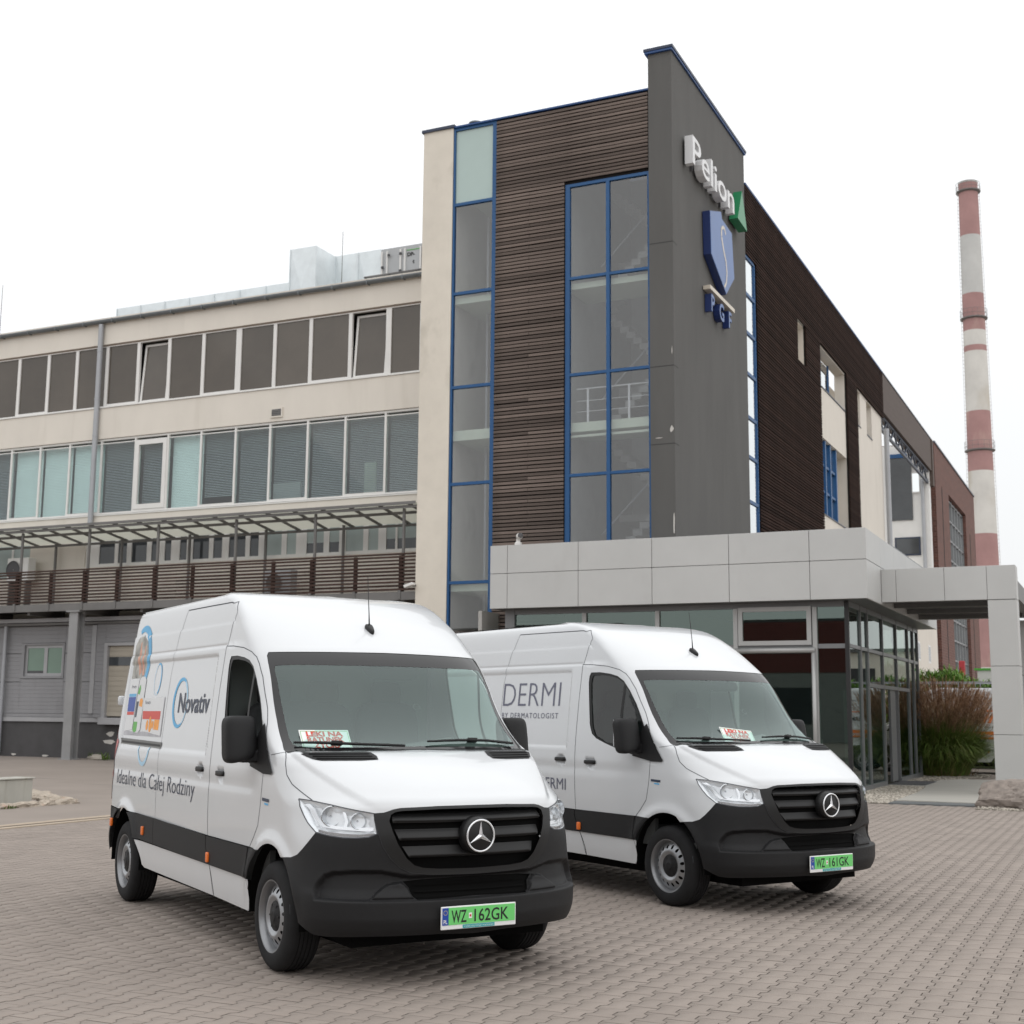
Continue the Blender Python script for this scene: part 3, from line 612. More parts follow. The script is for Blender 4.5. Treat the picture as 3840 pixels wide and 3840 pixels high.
# stairwell interior
B('interior_wall', m_room, tw, -16.1, -10.5, YT + 5.2, YT + 5.3, 0, 17.5); B('interior_wall', m_room, tw, -12.98, -12.84, YT + .13, YT + 5.2, 0, 17.5); B('interior_wall', m_room, tw, -14.78, -14.6, YT + .13, YT + 5.2, 0, 17.5)
for z, h in ((9.11, .27), (12.78, .17), (5.0, .18), (16.0, .2)):
    B('floor_slab', m_slabe, tw, -16.08, -14.80, YT + .16, YT + 5.1, z - h, z)
for z, h in ((9.05, .24), (12.76, .16), (5.4, .2), (16.2, .25)):
    B('floor_slab', m_slabe, tw, -12.80, -10.5, YT + .20, YT + 1.5, z - h, z); B('floor_slab', m_room, tw, -12.80, -10.5, YT + 4.0, YT + 5.15, z - h + 1.8, z + 1.8)
B('floor_slab', m_slabe, tw, -12.80, -10.5, YT + .22, YT + .3, 8.67, 8.73)
for zb in (5.4, 9.05, 12.76):
    m = MB(); n = 10
    for s in range(n):
        x = -12.6 + .19 * s; zz = zb + .18 * s; m.box(x, x + .26, YT + 1.9, YT + 3.0, zz, zz + .17)
    m.build('stair_flight', m_room, tw)
    m = MB()
    for s in range(n):
        x = -10.8 - .19 * s; zz = zb + 1.85 + .18 * s; m.box(x - .26, x, YT + 3.0, YT + 4.1, zz, zz + .17)
    m.build('stair_flight', m_room, tw)
    hr = MB(); hr.tube([(-12.5, YT + 1.85, zb + .95), (-10.7, YT + 1.85, zb + 2.75)], .025, 6); hr.build('stair_rail', m_pipe, tw)
for zb in (9.06,):
    m = MB()
    for dz in (.30, .58, .90): m.tube([(-12.6, YT + .35, zb + dz), (-10.5, YT + .35, zb + dz)], .02 if dz > .8 else .009, 6)
    m.build('landing_rail', m_pvc, tw)
    for x in (-12.29, -11.17): B('rail_post', m_pvc, tw, x - .025, x + .025, YT + .33, YT + .37, zb, zb + .9)
for x in (-15.62, -15.45, -14.98): B('lift_guide', m_ahu, tw, x - .03, x + .03, YT + 1.2, YT + 1.26, 1, 15.4)
for z in (14.0, 11.4, 6.6): B('lift_door_gear', m_roomd, tw, -15.35, -14.8, YT + 1.3, YT + 1.5, z, z + .25)

# signs on the end wall (each letter a part)
m_sgw = pmat('sign_white', (.74, .745, .755), rough=.4, var=.02); m_sgn = pmat('sign_green', (.012, .22, .085), rough=.35, var=.08); m_sblue = pmat('sign_blue', (.055, .13, .34), rough=.35, var=.08, scale=1); m_sblued = pmat('sign_blue_side', (.012, .03, .13), rough=.4, var=.05); m_sgold = pmat('sign_line', (.62, .56, .47), rough=.4)
ps = thing('name_sign', 'white raised letters with a green triangle high on the charcoal wall', 'sign', (XW, 33.5, 16.1))
def letters(parent, word, y0, z0, cap, fit, depth, mat, xb, bold, name='letter'):
    v, fc = text_geo(word, size=cap / .70, fit=fit, bold=bold); cur = 0.0; tot = {}
    # split by loose parts along the advance: build each glyph on its own at its share of the width
    ad = []
    for i in range(len(word)):
        w = text_geo(word[:i + 1], size=cap / .70, bold=bold)[0]; ad.append(w[:, 0].max())
    sc_ = fit / ad[-1]
    for i, ch in enumerate(word):
        gv, gf = text_geo(ch, size=cap / .70, bold=bold, extrude=depth / 2); x1 = ad[i] * sc_; w = (gv[:, 0].max() - gv[:, 0].min()) * sc_
        m = MB(); m.add([(xb + depth / 2 + p[2], y0 + x1 - w + p[0] * sc_, z0 + p[1]) for p in gv], gf); m.build(name, mat, parent, fix=False)
letters(ps, 'Pelion', 31.42, 15.80, .77, 3.95, .22, m_sgw, XW + .07, .006)
for y in np.linspace(31.6, 35.2, 9): B('sign_bracket', m_roomd, ps, XW, XW + .07, y, y + .05, 15.86, 16.5)
tri = [(35.95, 15.98), (37.15, 15.98), (36.55, 16.92)]
MB().prism([(35.62, 15.78), (36.62, 15.72), (36.12, 16.78)], lambda a, b, c: (XW + .06 + c, a, b), .26).build('triangle', m_sgn, ps)
pg = thing('shield_sign', 'blue shield emblem with a pale S line on the charcoal wall', 'sign', (XW, 34.2, 14.2))
sh = [(33.20, 15.22), (34.00, 15.50), (34.10, 15.24), (35.22, 15.24), (35.40, 13.98), (34.58, 13.22), (33.26, 13.92)]
sh = [(33.10, 15.12), (34.20, 15.48), (34.28, 15.30), (35.28, 15.22), (35.47, 13.92), (34.60, 13.20), (33.16, 13.92)]
MB().prism(sh, lambda a, b, c: (XW + .02 + c, a, b), .20).build('shield', m_sblued, pg); MB().prism(inset(sh, .02), lambda a, b, c: (XW + .2201 + c, a, b), .012).build('shield_face', m_sblue, pg)
S_ = [(34.62, 14.95), (34.50, 15.08), (34.36, 15.08), (34.20, 14.98), (34.18, 14.75), (34.36, 14.45), (34.60, 14.15), (34.68, 13.85), (34.60, 13.55), (34.40, 13.36)]
m = MB()
for i in range(len(S_) - 1):
    (a, b), (c, d) = S_[i], S_[i + 1]; wd = .055 - .015 * abs(i - 4) / 5; L_ = math.hypot(c - a, d - b); nx, nz = -(d - b) / L_ * wd, (c - a) / L_ * wd
    m.add([(XW + .236, a - nx, b - nz), (XW + .236, c - nx, d - nz), (XW + .236, c + nx, d + nz), (XW + .236, a + nx, b + nz)], [(0, 1, 2, 3)])
m.build('shield_line', m_sgold, pg, fix=False)
pf = thing('letter_sign', 'dark blue raised letters under a pale bar below the shield', 'sign', (XW, 34.2, 12.6))
MB().obox((XW + .12, 34.28, 12.98), (.10, 0, 0), (0, 1.20, .0), (0, 0, .055)).build('bar', m_sgold, pf)
for i, (ch, y) in enumerate((('P', 33.22), ('G', 34.00), ('F', 34.92))):
    gv, gf = text_geo(ch, size=.66, bold=.018, extrude=.09); MB().add([(XW + .11 + p[2], y + p[0], 12.37 + p[1]) for p in gv], gf).build('letter', m_sblued, pf, fix=False)
    gv, gf = text_geo(ch, size=.66, bold=.012); MB().add([(XW + .203, y + p[0], 12.37 + p[1]) for p in gv], gf).build('letter_face', m_sblue, pf, fix=False)
cm = thing('security_camera', 'small white dome camera on top of the canopy edge', 'camera', (-13.45, 29.2, 5.74))
MB().lathe([(.09, 0), (.09, .06), (.05, .10), (.05, .16)], (-13.45, 29.25, 5.74), 'z', 14).build('base', m_pvc, cm, smooth=40); v, f = superq(.10, .10, .10, 1, 1, 14, 10); MB().add([(-13.40 + q[0] * .8, 29.2 + q[1] * .8, 5.96 + q[2] * .8) for q in v], f).build('dome', m_pvc, cm, smooth=True); MB().lathe([(.001, 0), (.06, 0), (.06, .05)], (-13.33, 29.08, 5.97), 'y', 12).build('lens', m_roomd, cm)
fl_ = thing('flood_light', 'white wall flood light at the right end of the gallery', 'lamp', (-17.2, 30.5, 4.9)); MB().obox((-17.15, 30.45, 5.0), (.13, 0, .04), (0, .08, 0), (-.015, 0, .035)).build('head', m_pvc, fl_, bevel=.01); MB().bar((-17.10, 30.5, 5.0), (-17.04, 30.62, 5.0), .05).build('bracket', m_steel, fl_)

# ------------------------------------------------------------------ right wing
rw = thing('side_wing', 'long brown-slatted side wing receding behind the tower with beige wall sections', 'building', (XW, 50, 0))
B('wall_core', m_plaster, rw, XW - .6, XW - .08, 38.8, 44.36, 0, 17.6); B('wall_core', m_plaster, rw, XW - .6, XW - .08, 45.66, 48.2, 0, 17.6); B('wall_core', m_plaster, rw, XW - .6, XW - .08, 44.36, 45.66, 0, 13.8); B('wall_core', m_plaster, rw, XW - .6, XW - .08, 44.36, 45.66, 15.3, 17.6)
B('window_reveal', m_plaster, rw, XW - .6, XW - .5, 44.36, 45.66, 13.8, 15.3)
def beige(y0, y1, z0, z1, x=XW - .08): B('wall', m_plaster, rw, x - .4, x, y0, y1, z0, z1)
beige(48.2, 61.8, 0, 9.0); beige(48.2, 53.1, 11.92, 13.82); beige(53.1, 61.8, 9.0, 13.84); beige(48.2, 61.8, 15.38, 17.6); beige(53.06, 55.46, 13.84, 15.38); beige(56.44, 57.96, 13.84, 15.38); beige(59.2, 61.8, 13.84, 15.38)
B('window_reveal', m_plaster, rw, XW - 1.2, XW - 1.1, 48.0, 61.8, 8.9, 15.5)
for y0, y1, z0, z1 in ((48.5, 53.05, 13.83, 15.37), (55.46, 56.44, 13.84, 15.38), (57.96, 59.2, 13.84, 15.38), (48.2, 53.1, 9.0, 11.92)):
    B('window_sill', m_cap, rw, XW - .5, XW - .05, y0, y1, z0 + .002, z0 + .04)
m = MB(); w = m.box(XW - .45, XW - .38, 48.5, 48.62, 13.87, 15.37).box(XW - .45, XW - .38, 49.9, 50.0, 13.87, 15.37).box(XW - .45, XW - .38, 51.4, 51.5, 13.87, 15.37).box(XW - .45, XW - .38, 48.62, 49.9, 13.87, 13.95).box(XW - .45, XW - .38, 48.62, 49.9, 15.27, 15.37).build('window', m_blue, rw)
m_skyg = pmat('reflective_glass', (.80, .84, .85), rough=.03, metal=.95, var=.02)
B('pane', m_skyg, w, XW - .42, XW - .415, 48.62, 49.9, 13.95, 15.27); B('pane', m_skyg, w, XW - .42, XW - .415, 50.0, 51.4, 13.95, 15.27)
for y in (48.3, 49.2, 50.1, 51.2): B('mullion', m_blue, rw, XW - .30, XW - .12, y - .08, y + .08, 9.05, 11.9)
B('pane', m_skyg, rw, XW - .26, XW - .25, 48.25, 51.3, 9.05, 11.9)
for z in (9.9, 10.9): B('mullion', m_blue, rw, XW - .28, XW - .16, 48.3, 51.2, z, z + .09)
bf = [5.3, 6.55, 7.89, 9.23, 10.43, 11.76, 13.02, 14.22, 15.40]
m = MB(); m.box(XW - .12, XW - .02, 37.60, 37.64, 5.3, 15.4); m.box(XW - .12, XW - .02, 38.66, 38.77, 5.3, 15.4); w = m.build('window', m_blue, rw)
for i in range(8):
    B('pane', m_skyg, w, XW - .07, XW - .06, 37.64, 38.66, bf[i] + .05, bf[i + 1] - .05); B('transom', m_blue, w, XW - .12, XW - .022, 37.64, 38.66, bf[i + 1] - .05, bf[i + 1] + .05)
def slat_mesh(y0, y1): return MB().box(XW - .018, XW + .02, y0, y1, 0, .068).mesh('cladding_slat')
sA, sA1, sA2, sT, sB_ = slat_mesh(38.79, 48.05), slat_mesh(38.79, 44.38), slat_mesh(45.64, 48.05), slat_mesh(37.62, 62.0), slat_mesh(53.08, 55.40)
z = 5.2
while z < 17.60:
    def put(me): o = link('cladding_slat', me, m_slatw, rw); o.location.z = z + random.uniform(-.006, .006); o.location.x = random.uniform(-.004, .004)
    if z > 15.42: put(sT)
    else:
        if 13.80 < z < 15.28: put(sA1); put(sA2)
        else: put(sA)
        put(sB_)
    z += pitch
for y0, y1, z0, z1 in ((38.8, 44.36, 5, 15.4), (45.66, 48.05, 5, 15.4), (44.36, 45.66, 5, 13.8), (53.08, 55.40, 5, 15.42), (37.64, 62, 15.44, 17.6)): B('cladding_backing', m_slatred, rw, XW - .075, XW - .03, y0, y1, z0, z1)
B('coping', m_bluecap, rw, XW - .6, XW + .03, 37.66, 62.0, 17.62, 17.68)
m_fasc = pmat('brown_fascia', (.085, .062, .052), rough=.75, var=.15, scale=2, stretch=(1, .5, 6))
B('fascia', m_fasc, rw, XW - .5, XW + .0, 62.02, 78.9, 15.75, 17.62); B('coping', m_cap, rw, XW - .6, XW + .03, 62.02, 79, 17.62, 17.68)
B('fascia_end', m_fasc, rw, XW - .45, XW + .06, 78.4, 79.0, 14.9, 17.62)
m = MB()
for zz in (15.68, 15.02): m.bar((XW - .2, 62.0, zz), (XW - .2, 78.9, zz), .12)
y = 62.0; s = 0
while y < 78.0:
    m.bar((XW - .2, y, 15.02 if s else 15.68), (XW - .2, y + 1.05, 15.68 if s else 15.02), .08); s = 1 - s; y += 1.05
m.build('truss', pmat('truss_blue_grey', (.05, .06, .085), .5, .3), rw)
MB().tube([(XW + .12, 61.9, 14.9), (XW + .12, 61.9, 5)], .12, 12).build('downpipe', m_pipe, rw, smooth=40)
# low beige block and white block behind it
lb = thing('low_block', 'low beige block with a dark gutter beyond the side wing', 'building', (XW, 70, 0)); B('wall', m_plaster, lb, XW - 4, XW - .12, 62.0, 78.9, 0, 9.45); B('gutter', m_zinc, lb, XW - .12, XW + .08, 62.3, 78.9, 9.38, 9.55)
for (y, z) in ((71.0, 4.6), (75.0, 4.6), (73.2, 2.9)): w_ = B('window', m_pvc, lb, XW - .2, XW - .115, y, y + 1.0, z, z + 1.0); B('pane', m_stripg, w_, XW - .12, XW - .112, y + .1, y + .9, z + .1, z + .9)
wb_ = thing('white_block', 'white block with dark panels seen under the steel truss', 'building', (-16, 78, 0))
B('wall', m_pvc, wb_, -24, -9.98, 78.0, 78.6, 0, 17.3); B('dark_panel', m_stripg, wb_, -12.25, -10.92, 77.93, 78.0, 12.9, 16.5); B('blue_trim', m_blue, wb_, -12.3, -11.15, 77.88, 78.0, 16.55, 16.78); w_ = B('window', m_pvc, wb_, -10.92, -10.48, 77.92, 78.0, 14.45, 15.65); B('pane', m_skyg, w_, -10.88, -10.52, 77.915, 77.925, 14.52, 15.58)
w_ = B('window', m_cap, wb_, -11.98, -10.56, 77.92, 78.0, 10.85, 11.9); B('pane', m_stripg, w_, -11.9, -10.64, 77.91, 77.925, 10.93, 11.82); MB().tube([(-10.33, 77.8, 15.2), (-10.33, 77.8, 3)], .10, 10).build('downpipe', m_pipe, wb_, smooth=40)
# brick building
m_brick = bpy.data.materials.new('red_brown_brick'); m_brick.use_nodes = True; t = m_brick.node_tree; b_ = t.nodes['Principled BSDF']; b_.inputs['Roughness'].default_value = .85
c_ = t.nodes.new('ShaderNodeTexCoord'); mp = t.nodes.new('ShaderNodeMapping'); mp.inputs['Rotation'].default_value = (math.pi / 2, 0, math.pi / 2); br = t.nodes.new('ShaderNodeTexBrick')
br.inputs['Scale'].default_value = 1.6; br.inputs['Color1'].default_value = (.145, .060, .046, 1); br.inputs['Color2'].default_value = (.095, .042, .034, 1); br.inputs['Mortar'].default_value = (.20, .13, .105, 1); br.inputs['Mortar Size'].default_value = .016
sx_ = t.nodes.new('ShaderNodeSeparateXYZ'); cx_ = t.nodes.new('ShaderNodeCombineXYZ'); ad_ = t.nodes.new('ShaderNodeMath'); ad_.operation = 'ADD'
t.links.new(c_.outputs['Object'], sx_.inputs[0]); t.links.new(sx_.outputs['X'], ad_.inputs[0]); t.links.new(sx_.outputs['Y'], ad_.inputs[1]); t.links.new(ad_.outputs[0], cx_.inputs['X']); t.links.new(sx_.outputs['Z'], cx_.inputs['Y']); t.links.new(cx_.outputs[0], br.inputs['Vector']); t.links.new(br.outputs['Color'], b_.inputs['Base Color'])
bb = thing('brick_building', 'far red-brown brick building with a tall gridded window', 'building', (XW, 90, 0))
for y0, y1, z0, z1 in ((79.8, 86.0, 0, 17.7), (95.3, 101.2, 0, 17.7), (86.0, 95.3, 15.55, 17.7), (86.0, 95.3, 0, 2.6)): B('wall', m_brick, bb, XW - .5, XW, y0, y1, z0, z1)
B('wall', m_brick, bb, XW - 12, XW - .5, 79.8, 80.3, 0, 17.7); B('coping', m_cap, bb, XW - .6, XW + .06, 79.8, 101.3, 17.7, 17.8); B('groove', m_slatred, bb, XW, XW + .01, 82.6, 82.85, 3, 15.5); B('groove', m_slatred, bb, XW, XW + .01, 97.4, 97.7, 3, 14.5)
gw = MB()
for k in range(7): y = 86.1 + (95.2 - 86.1) * k / 6; gw.box(XW - .35, XW - .2, y - .07, y + .07, 2.6, 15.55)
for k in range(11): z = 2.7 + 12.7 * k / 10; gw.box(XW - .34, XW - .22, 86.0, 95.3, z - .05, z + .05)
w_ = gw.build('window', m_frame, bb); B('pane', m_skyg, w_, XW - .30, XW - .29, 86.0, 95.3, 2.6, 15.5)
rd = thing('red_banner', 'narrow red upright box beside the brick building', 'banner', (-6.63, 60, 0)); B('box', pmat('red_paint', (.42, .04, .05), .5), rd, -6.74, -6.50, 60, 60.2, 2.0, 4.1, bevel=.02); B('post', m_steel, rd, -6.65, -6.6, 60.05, 60.15, 0, 2.0)

# ------------------------------------------------------------------ entrance pavilion
pv = thing('entrance_pavilion', 'glass entrance pavilion with a deep grey panelled canopy at the tower foot', 'building', (-9.6, 30, 0))
CY, CX = 29.1, -5.09; jx = [-14.13, -13.67, -11.81, -9.97, -8.14, -6.32, CX]; jz = [4.20, 5.05, 5.74]; g_ = .006
for i in range(6):
    for j in range(2): B('canopy_panel', m_alu, pv, jx[i] + (g_ if i else 0), jx[i + 1] - (g_ if i < 5 else 0), CY, CY + .05, jz[j] + (g_ if j else 0), jz[j + 1] - (g_ if not j else 0), bevel=.003)
jy = [CY + .052, 30.90, 32.8, 34.7, 36.6, 38.5, 40.3]
for i in range(6):
    for j in range(2): B('canopy_panel', m_alu, pv, CX - .05, CX, jy[i] + g_, jy[i + 1] - g_, jz[j] + (g_ if j else 0), jz[j + 1] - (g_ if not j else 0), bevel=.003)
B('canopy_core', m_alujoint, pv, -14.10, CX - .054, CY + .054, 40.2, 4.24, 5.72); B('canopy_soffit', m_frame, pv, -14.10, CX - .054, CY + .054, 40.2, 4.205, 4.238); B('canopy_end', m_alu, pv, -14.13, -14.10, CY + .055, YT - .05, 4.2, 5.74)
GY, GX = 29.62, -5.62
B('floor', pmat('lobby_floor', (.09, .085, .08), .25, spec=.5), pv, -14.6, GX, GY + .05, 40, -.02, .03); B('inner_wall', m_roomd, pv, -14.6, GX - .4, 36.5, 36.6, 0, 4.2); B('inner_wall', m_room, pv, -14.7, -14.6, GY, 36.5, 0, 4.2); B('inner_wall', m_redwall, pv, -13.6, -10.2, 34.0, 34.1, 0, 3.9); B('inner_desk', m_room, pv, -10.5, -7.2, 33.5, 34.2, .03, 1.1)
m_lg = glass('lobby_glass', (.50, .60, .56), ior=2.1, gtint=(.82, 1, .93)); m_lgs = glass('lobby_side_glass', (.45, .55, .52), ior=1.9, gtint=(.92, 1, .97))
mx = [-13.75, -11.86, -10.02, -8.15, -6.35, GX]
m_black_post = pmat('black_post', (.012, .012, .013), .4)
B('corner_post', m_frame, pv, -13.95, -13.70, GY - .02, GY + .12, 0, 4.2); B('transom', m_frame, pv, -13.7, GX - .06, GY + .01, GY + .09, 3.16, 3.26); B('head', m_frame, pv, -13.7, GX, GY, GY + .1, 4.08, 4.2); B('sill', m_frame, pv, -13.7, GX, GY, GY + .1, 0, .1)
for x in mx[1:-1]: B('mullion', m_frame2, pv, x - .05, x + .05, GY - .02, GY + .1, .1, 4.08)
B('corner_mullion', m_black_post, pv, GX - .07, GX + .02, GY - .03, GY + .06, 0, 4.2)
for i in range(5):
    a, b = mx[i] + .05, mx[i + 1] - .05; B('pane', m_lg, pv, a, b, GY + .045, GY + .053, .1, 3.16)
    if i != 3: B('pane', m_lg, pv, a, b, GY + .045, GY + .053, 3.26, 4.08)
f = MB(); x0, x1 = -8.08, -6.42; f.box(x0, x0 + .10, GY - .05, GY + .06, 3.24, 4.10); f.box(x1 - .10, x1, GY - .05, GY + .06, 3.24, 4.10); f.box(x0 + .1, x1 - .1, GY - .05, GY + .06, 3.24, 3.34); f.box(x0 + .1, x1 - .1, GY - .05, GY + .06, 4.0, 4.10); w = f.build('opening_window', m_frame2, pv); B('pane', m_lg, w, x0 + .1, x1 - .1, GY - .01, GY - .002, 3.34, 4.0)
MB().tube([(-8.15, GY - .08, 3.12), (-6.35, GY - .08, 3.12)], .06, 10).build('blind_box', m_frame2, pv, smooth=True); MB().tube([(-6.38, GY - .06, 0), (-6.38, GY - .06, 3.1)], .05, 10).build('front_post', m_frame2, pv, smooth=True)
my = [29.75, 31.0, 31.9, 33.95, 36.08, 38.08, 39.06, 39.92]
for y in my[1:]: B('mullion', m_frame, pv, GX - .08, GX + .03, y - .035, y + .035, .1, 4.2)
B('transom', m_frame, pv, GX - .06, GX + .02, 29.7, 39.9, 3.18, 3.26); B('transom', m_frame, pv, GX - .06, GX + .025, 31.95, 38.05, 2.36, 2.45); B('sill', m_frame, pv, GX - .06, GX + .04, 29.7, 33.9, 0, .12); B('sill', m_frame, pv, GX - .06, GX + .04, 36.1, 39.95, 0, .12); B('head', m_frame, pv, GX - .06, GX + .02, 29.7, 39.9, 4.08, 4.2)
for i in range(7):
    a, b = my[i] + .036, my[i + 1] - .036; B('pane', m_lgs, pv, GX - .02, GX - .012, a, b, 3.26, 4.08); lo = .12 if i != 3 else 2.45
    if 2 <= i <= 4: B('pane', m_lgs, pv, GX - .02, GX - .012, a, b, 2.45, 3.18)
    if i != 3: B('pane', m_lgs, pv, GX - .02, GX - .012, a, b, .12, 2.36 if 2 <= i <= 4 else 3.18)
B('door_leaf', m_frame, pv, GX - 1.0, GX - .06, 34.0, 34.06, .05, 2.34); B('door_leaf', m_frame, pv, GX - .10, GX - .04, 35.2, 36.04, .05, 2.36)
pt = thing('portico', 'grey panelled portico with a square column beside the entrance', 'portico', (-3.6, 31.3, 0))
PY0 = 30.9
px_ = [CX + .004, -4.76, -3.71, -2.81, -2.21]
for i in range(4): B('beam_panel', m_alu, pt, px_[i] + .004, px_[i + 1] - .004, PY0, PY0 + .05, 4.25, 5.0, bevel=.003)
B('beam_core', m_alujoint, pt, CX + .01, -2.25, PY0 + .054, PY0 + .55, 4.27, 4.98); B('beam_side', m_alu, pt, -2.25, -2.21, PY0 + .06, PY0 + .6, 4.25, 5.0)
B('roof_slab', m_frame, pt, CX + .01, -2.25, PY0 + .55, 38.5, 4.36, 4.62); B('side_beam', m_steel, pt, -2.45, -2.21, PY0 + .61, 38.5, 4.30, 4.70)
for y in (32.6, 34.6, 36.6): B('roof_rib', m_steel, pt, CX + .01, -2.5, y, y + .12, 4.25, 4.355)
cz = [0, 1.31, 2.79, 4.243]
for j in range(3): B('column_panel', m_alu, pt, -2.81, -2.21, PY0 + .01, PY0 + .62, cz[j] + .005, cz[j + 1] - .005, bevel=.004)
B('column_core', m_alujoint, pt, -2.79, -2.23, PY0 + .03, PY0 + .60, 0, 4.24)
for j in range(3): B('column_panel', m_alu, pt, -2.75, -2.15, 37.6, 38.2, cz[j] + .005, cz[j + 1] - .005, bevel=.004)

# ------------------------------------------------------------------ van body surface (u back from the nose, v out to the side, z up)
# ---- van surface -------------------------------------------------
NE=2.3
_XZ=[.20,.26,.31,.36,.42,.50,.545,.60,.68,.80,.90,1.0,1.06,1.09,1.13,1.18,1.25,1.30,1.335,1.37,1.39,1.408,2.09,2.17,2.25,2.32,2.40,2.46,2.51,2.55,2.585,2.606]
_XF=[.14,.085,.045,.015,0.,0.,.008,.035,.042,.032,.025,.035,.052,.08,.145,.225,.36,.47,.56,.665,.735,.80,1.43,1.55,1.68,1.80,1.95,2.07,2.19,2.32,2.54,2.85]
_AZ=[.2,.5,.8,1.05,1.15,1.25,1.335,1.40,1.5,2.08,2.25,2.4,2.56,2.64]
_AA=[.55,.55,.66,.80,.78,.66,.48,.34,.33,.36,.31,.27,.25,.25]
_WZ=[.2,.3,.45,.6,.75,.9,1.1,1.3,1.45,1.6,1.8,2.05,2.13,2.3,2.42,2.5,2.545,2.575,2.595,2.606]
_WW=[.93,.962,.98,.985,.985,.987,.987,.978,.966,.952,.934,.908,.900,.888,.876,.862,.845,.818,.77,.62]
def _sm(xs,ys):
    xs=np.array(xs);ys=np.array(ys)
    # PCHIP-like monotone cubic
    h=np.diff(xs);d=np.diff(ys)/h
    m=np.zeros(len(xs));m[0]=d[0];m[-1]=d[-1]
    for i in range(1,len(xs)-1):
        if d[i-1]*d[i]>0:
            w1=2*h[i]+h[i-1];w2=h[i]+2*h[i-1];m[i]=(w1+w2)/(w1/d[i-1]+w2/d[i])
    def f(x):
        x=np.clip(x,xs[0],xs[-1]);i=np.clip(np.searchsorted(xs,x)-1,0,len(h)-1)
        t=(x-xs[i])/h[i];t2=t*t;t3=t2*t
        return ys[i]*(2*t3-3*t2+1)+h[i]*m[i]*(t3-2*t2+t)+ys[i+1]*(3*t2-2*t3)+h[i]*m[i+1]*(t3-t2)
    return f
XF=_sm(_XZ,_XF);AF=_sm(_AZ,_AA);WF=_sm(_WZ,_WW)
REAR=5.34
def rear_u(z): return REAR-.13*np.clip((z-1.1)/1.4,0,1)**1.3
def S0(p,z):
    p=np.asarray(p,float);z=np.asarray(z,float)
    a=AF(z);xf=XF(z);w=WF(z)
    t=np.clip(p,0,1)*np.pi/2
    u=xf+a*(1-np.clip(np.cos(t),0,1)**(2/NE))+np.maximum(p-1,0)
    v=w*np.clip(np.sin(t),0,1)**(2/NE)
    ar=.22; q=np.clip((rear_u(z)-u)/ar,0,1)
    v=v*np.where(q<1,(1-(1-q)**2.6)**(1/2.6),1)
    return u,v
def p_of_u(u,z):
    a=AF(z);xf=XF(z);q=np.clip((u-xf)/a,0,None)
    return np.where(q>=1,1+(u-xf-a),np.arccos(np.clip(1-np.minimum(q,1),0,1)**(NE/2))*2/np.pi)
def p_of_v(v,z):
    return np.arcsin(np.clip(v/WF(z),0,1)**(NE/2))*2/np.pi

su = lambda u, z: (float(p_of_u(u, z)), z)
def sup(pts, st=.025):
    """side-view polyline resampled in (u,z) before it is laid on the surface"""
    out = []
    for i in range(len(pts) - 1):
        a, b = pts[i], pts[i + 1]; n = max(1, int(math.ceil(math.dist(a, b) / st))); out += [su(a[0] + (b[0] - a[0]) * k / n, a[1] + (b[1] - a[1]) * k / n) for k in range(n)]
    return out + [su(*pts[-1])]
fv = lambda v, z: (float(p_of_v(v, z)), z)
WF_U, WR_U, W_Z, W_R = 1.0, 4.665, .345, .345          # wheel centres and tyre radius
BR_ARC = [(.81*1.2, .522), (.806*1.2, .567), (.759*1.2, .624), (.702*1.2, .671), (.644*1.2, .692), (.50*1.2, .702), (.382*1.2, .70), (.25*1.2, .668), (-.25*1.2, .668), (-.25*1.2, .515)]
BR_PAD = [(.465*1.2, .530), (.417*1.2, .583), (.353*1.2, .624), (.288*1.2, .637), (.254*1.2, .601), (.24*1.2, .556), (.227*1.2, .528)]
def disp(p, z, u):
    d = np.zeros_like(u); side = sstep(.75, .95, p)
    # pressed panel on the cargo side
    rx = np.minimum(u - 2.50, 5.0 - u); rz_ = np.minimum(z - 1.335, 2.09 - z); e = np.minimum(rx, rz_)
    d -= .013 * sstep(-.016, .026, e) * side
    # waist and roof-rail creases
    for zc, st in ((2.15, .010), (2.335, .009)):
        d -= side * (st * sstep(-.004, .010, z - zc) + .006 * np.exp(-((z - zc) / .008) ** 2)) * sstep(1.85, 2.25, u)
    d -= .006 * side * np.exp(-((z - 1.145) / .05) ** 2) * sstep(1.2, 1.5, u)
    # wheel-arch lips
    for uc in (WF_U, WR_U):
        rho = np.hypot(u - uc, (z - W_Z)); d += side * .020 * np.exp(-((rho - .47) / .055) ** 2) * sstep(.35, .6, z)
    # door-handle bowls
    for uc, zc in ((2.585, 1.215), (2.105, 1.203)):
        q = ((u - uc) / .085) ** 2 + ((z - zc) / .052) ** 2; d -= side * .020 * np.clip(1 - q, 0, 1) ** .8
    # bonnet centre raised between two creases
    pc = np.interp(z, [1.04, 1.2, 1.37], [.36, .53, .715])
    d += .020 * sstep(-.055, .02, pc - p) * sstep(1.05, 1.12, z) * (1 - sstep(1.375, 1.405, z))
    # bumper: big scooped recess with raised pads beside the lower intake
    if np.any((z < .75) & (p < .95)):
        pts = np.stack([p * 1.2, z], -1); d -= .040 * sstep(-.004, .024, sdist(BR_ARC, pts)) ; d += .032 * sstep(-.002, .016, sdist(BR_PAD, pts))
    return d
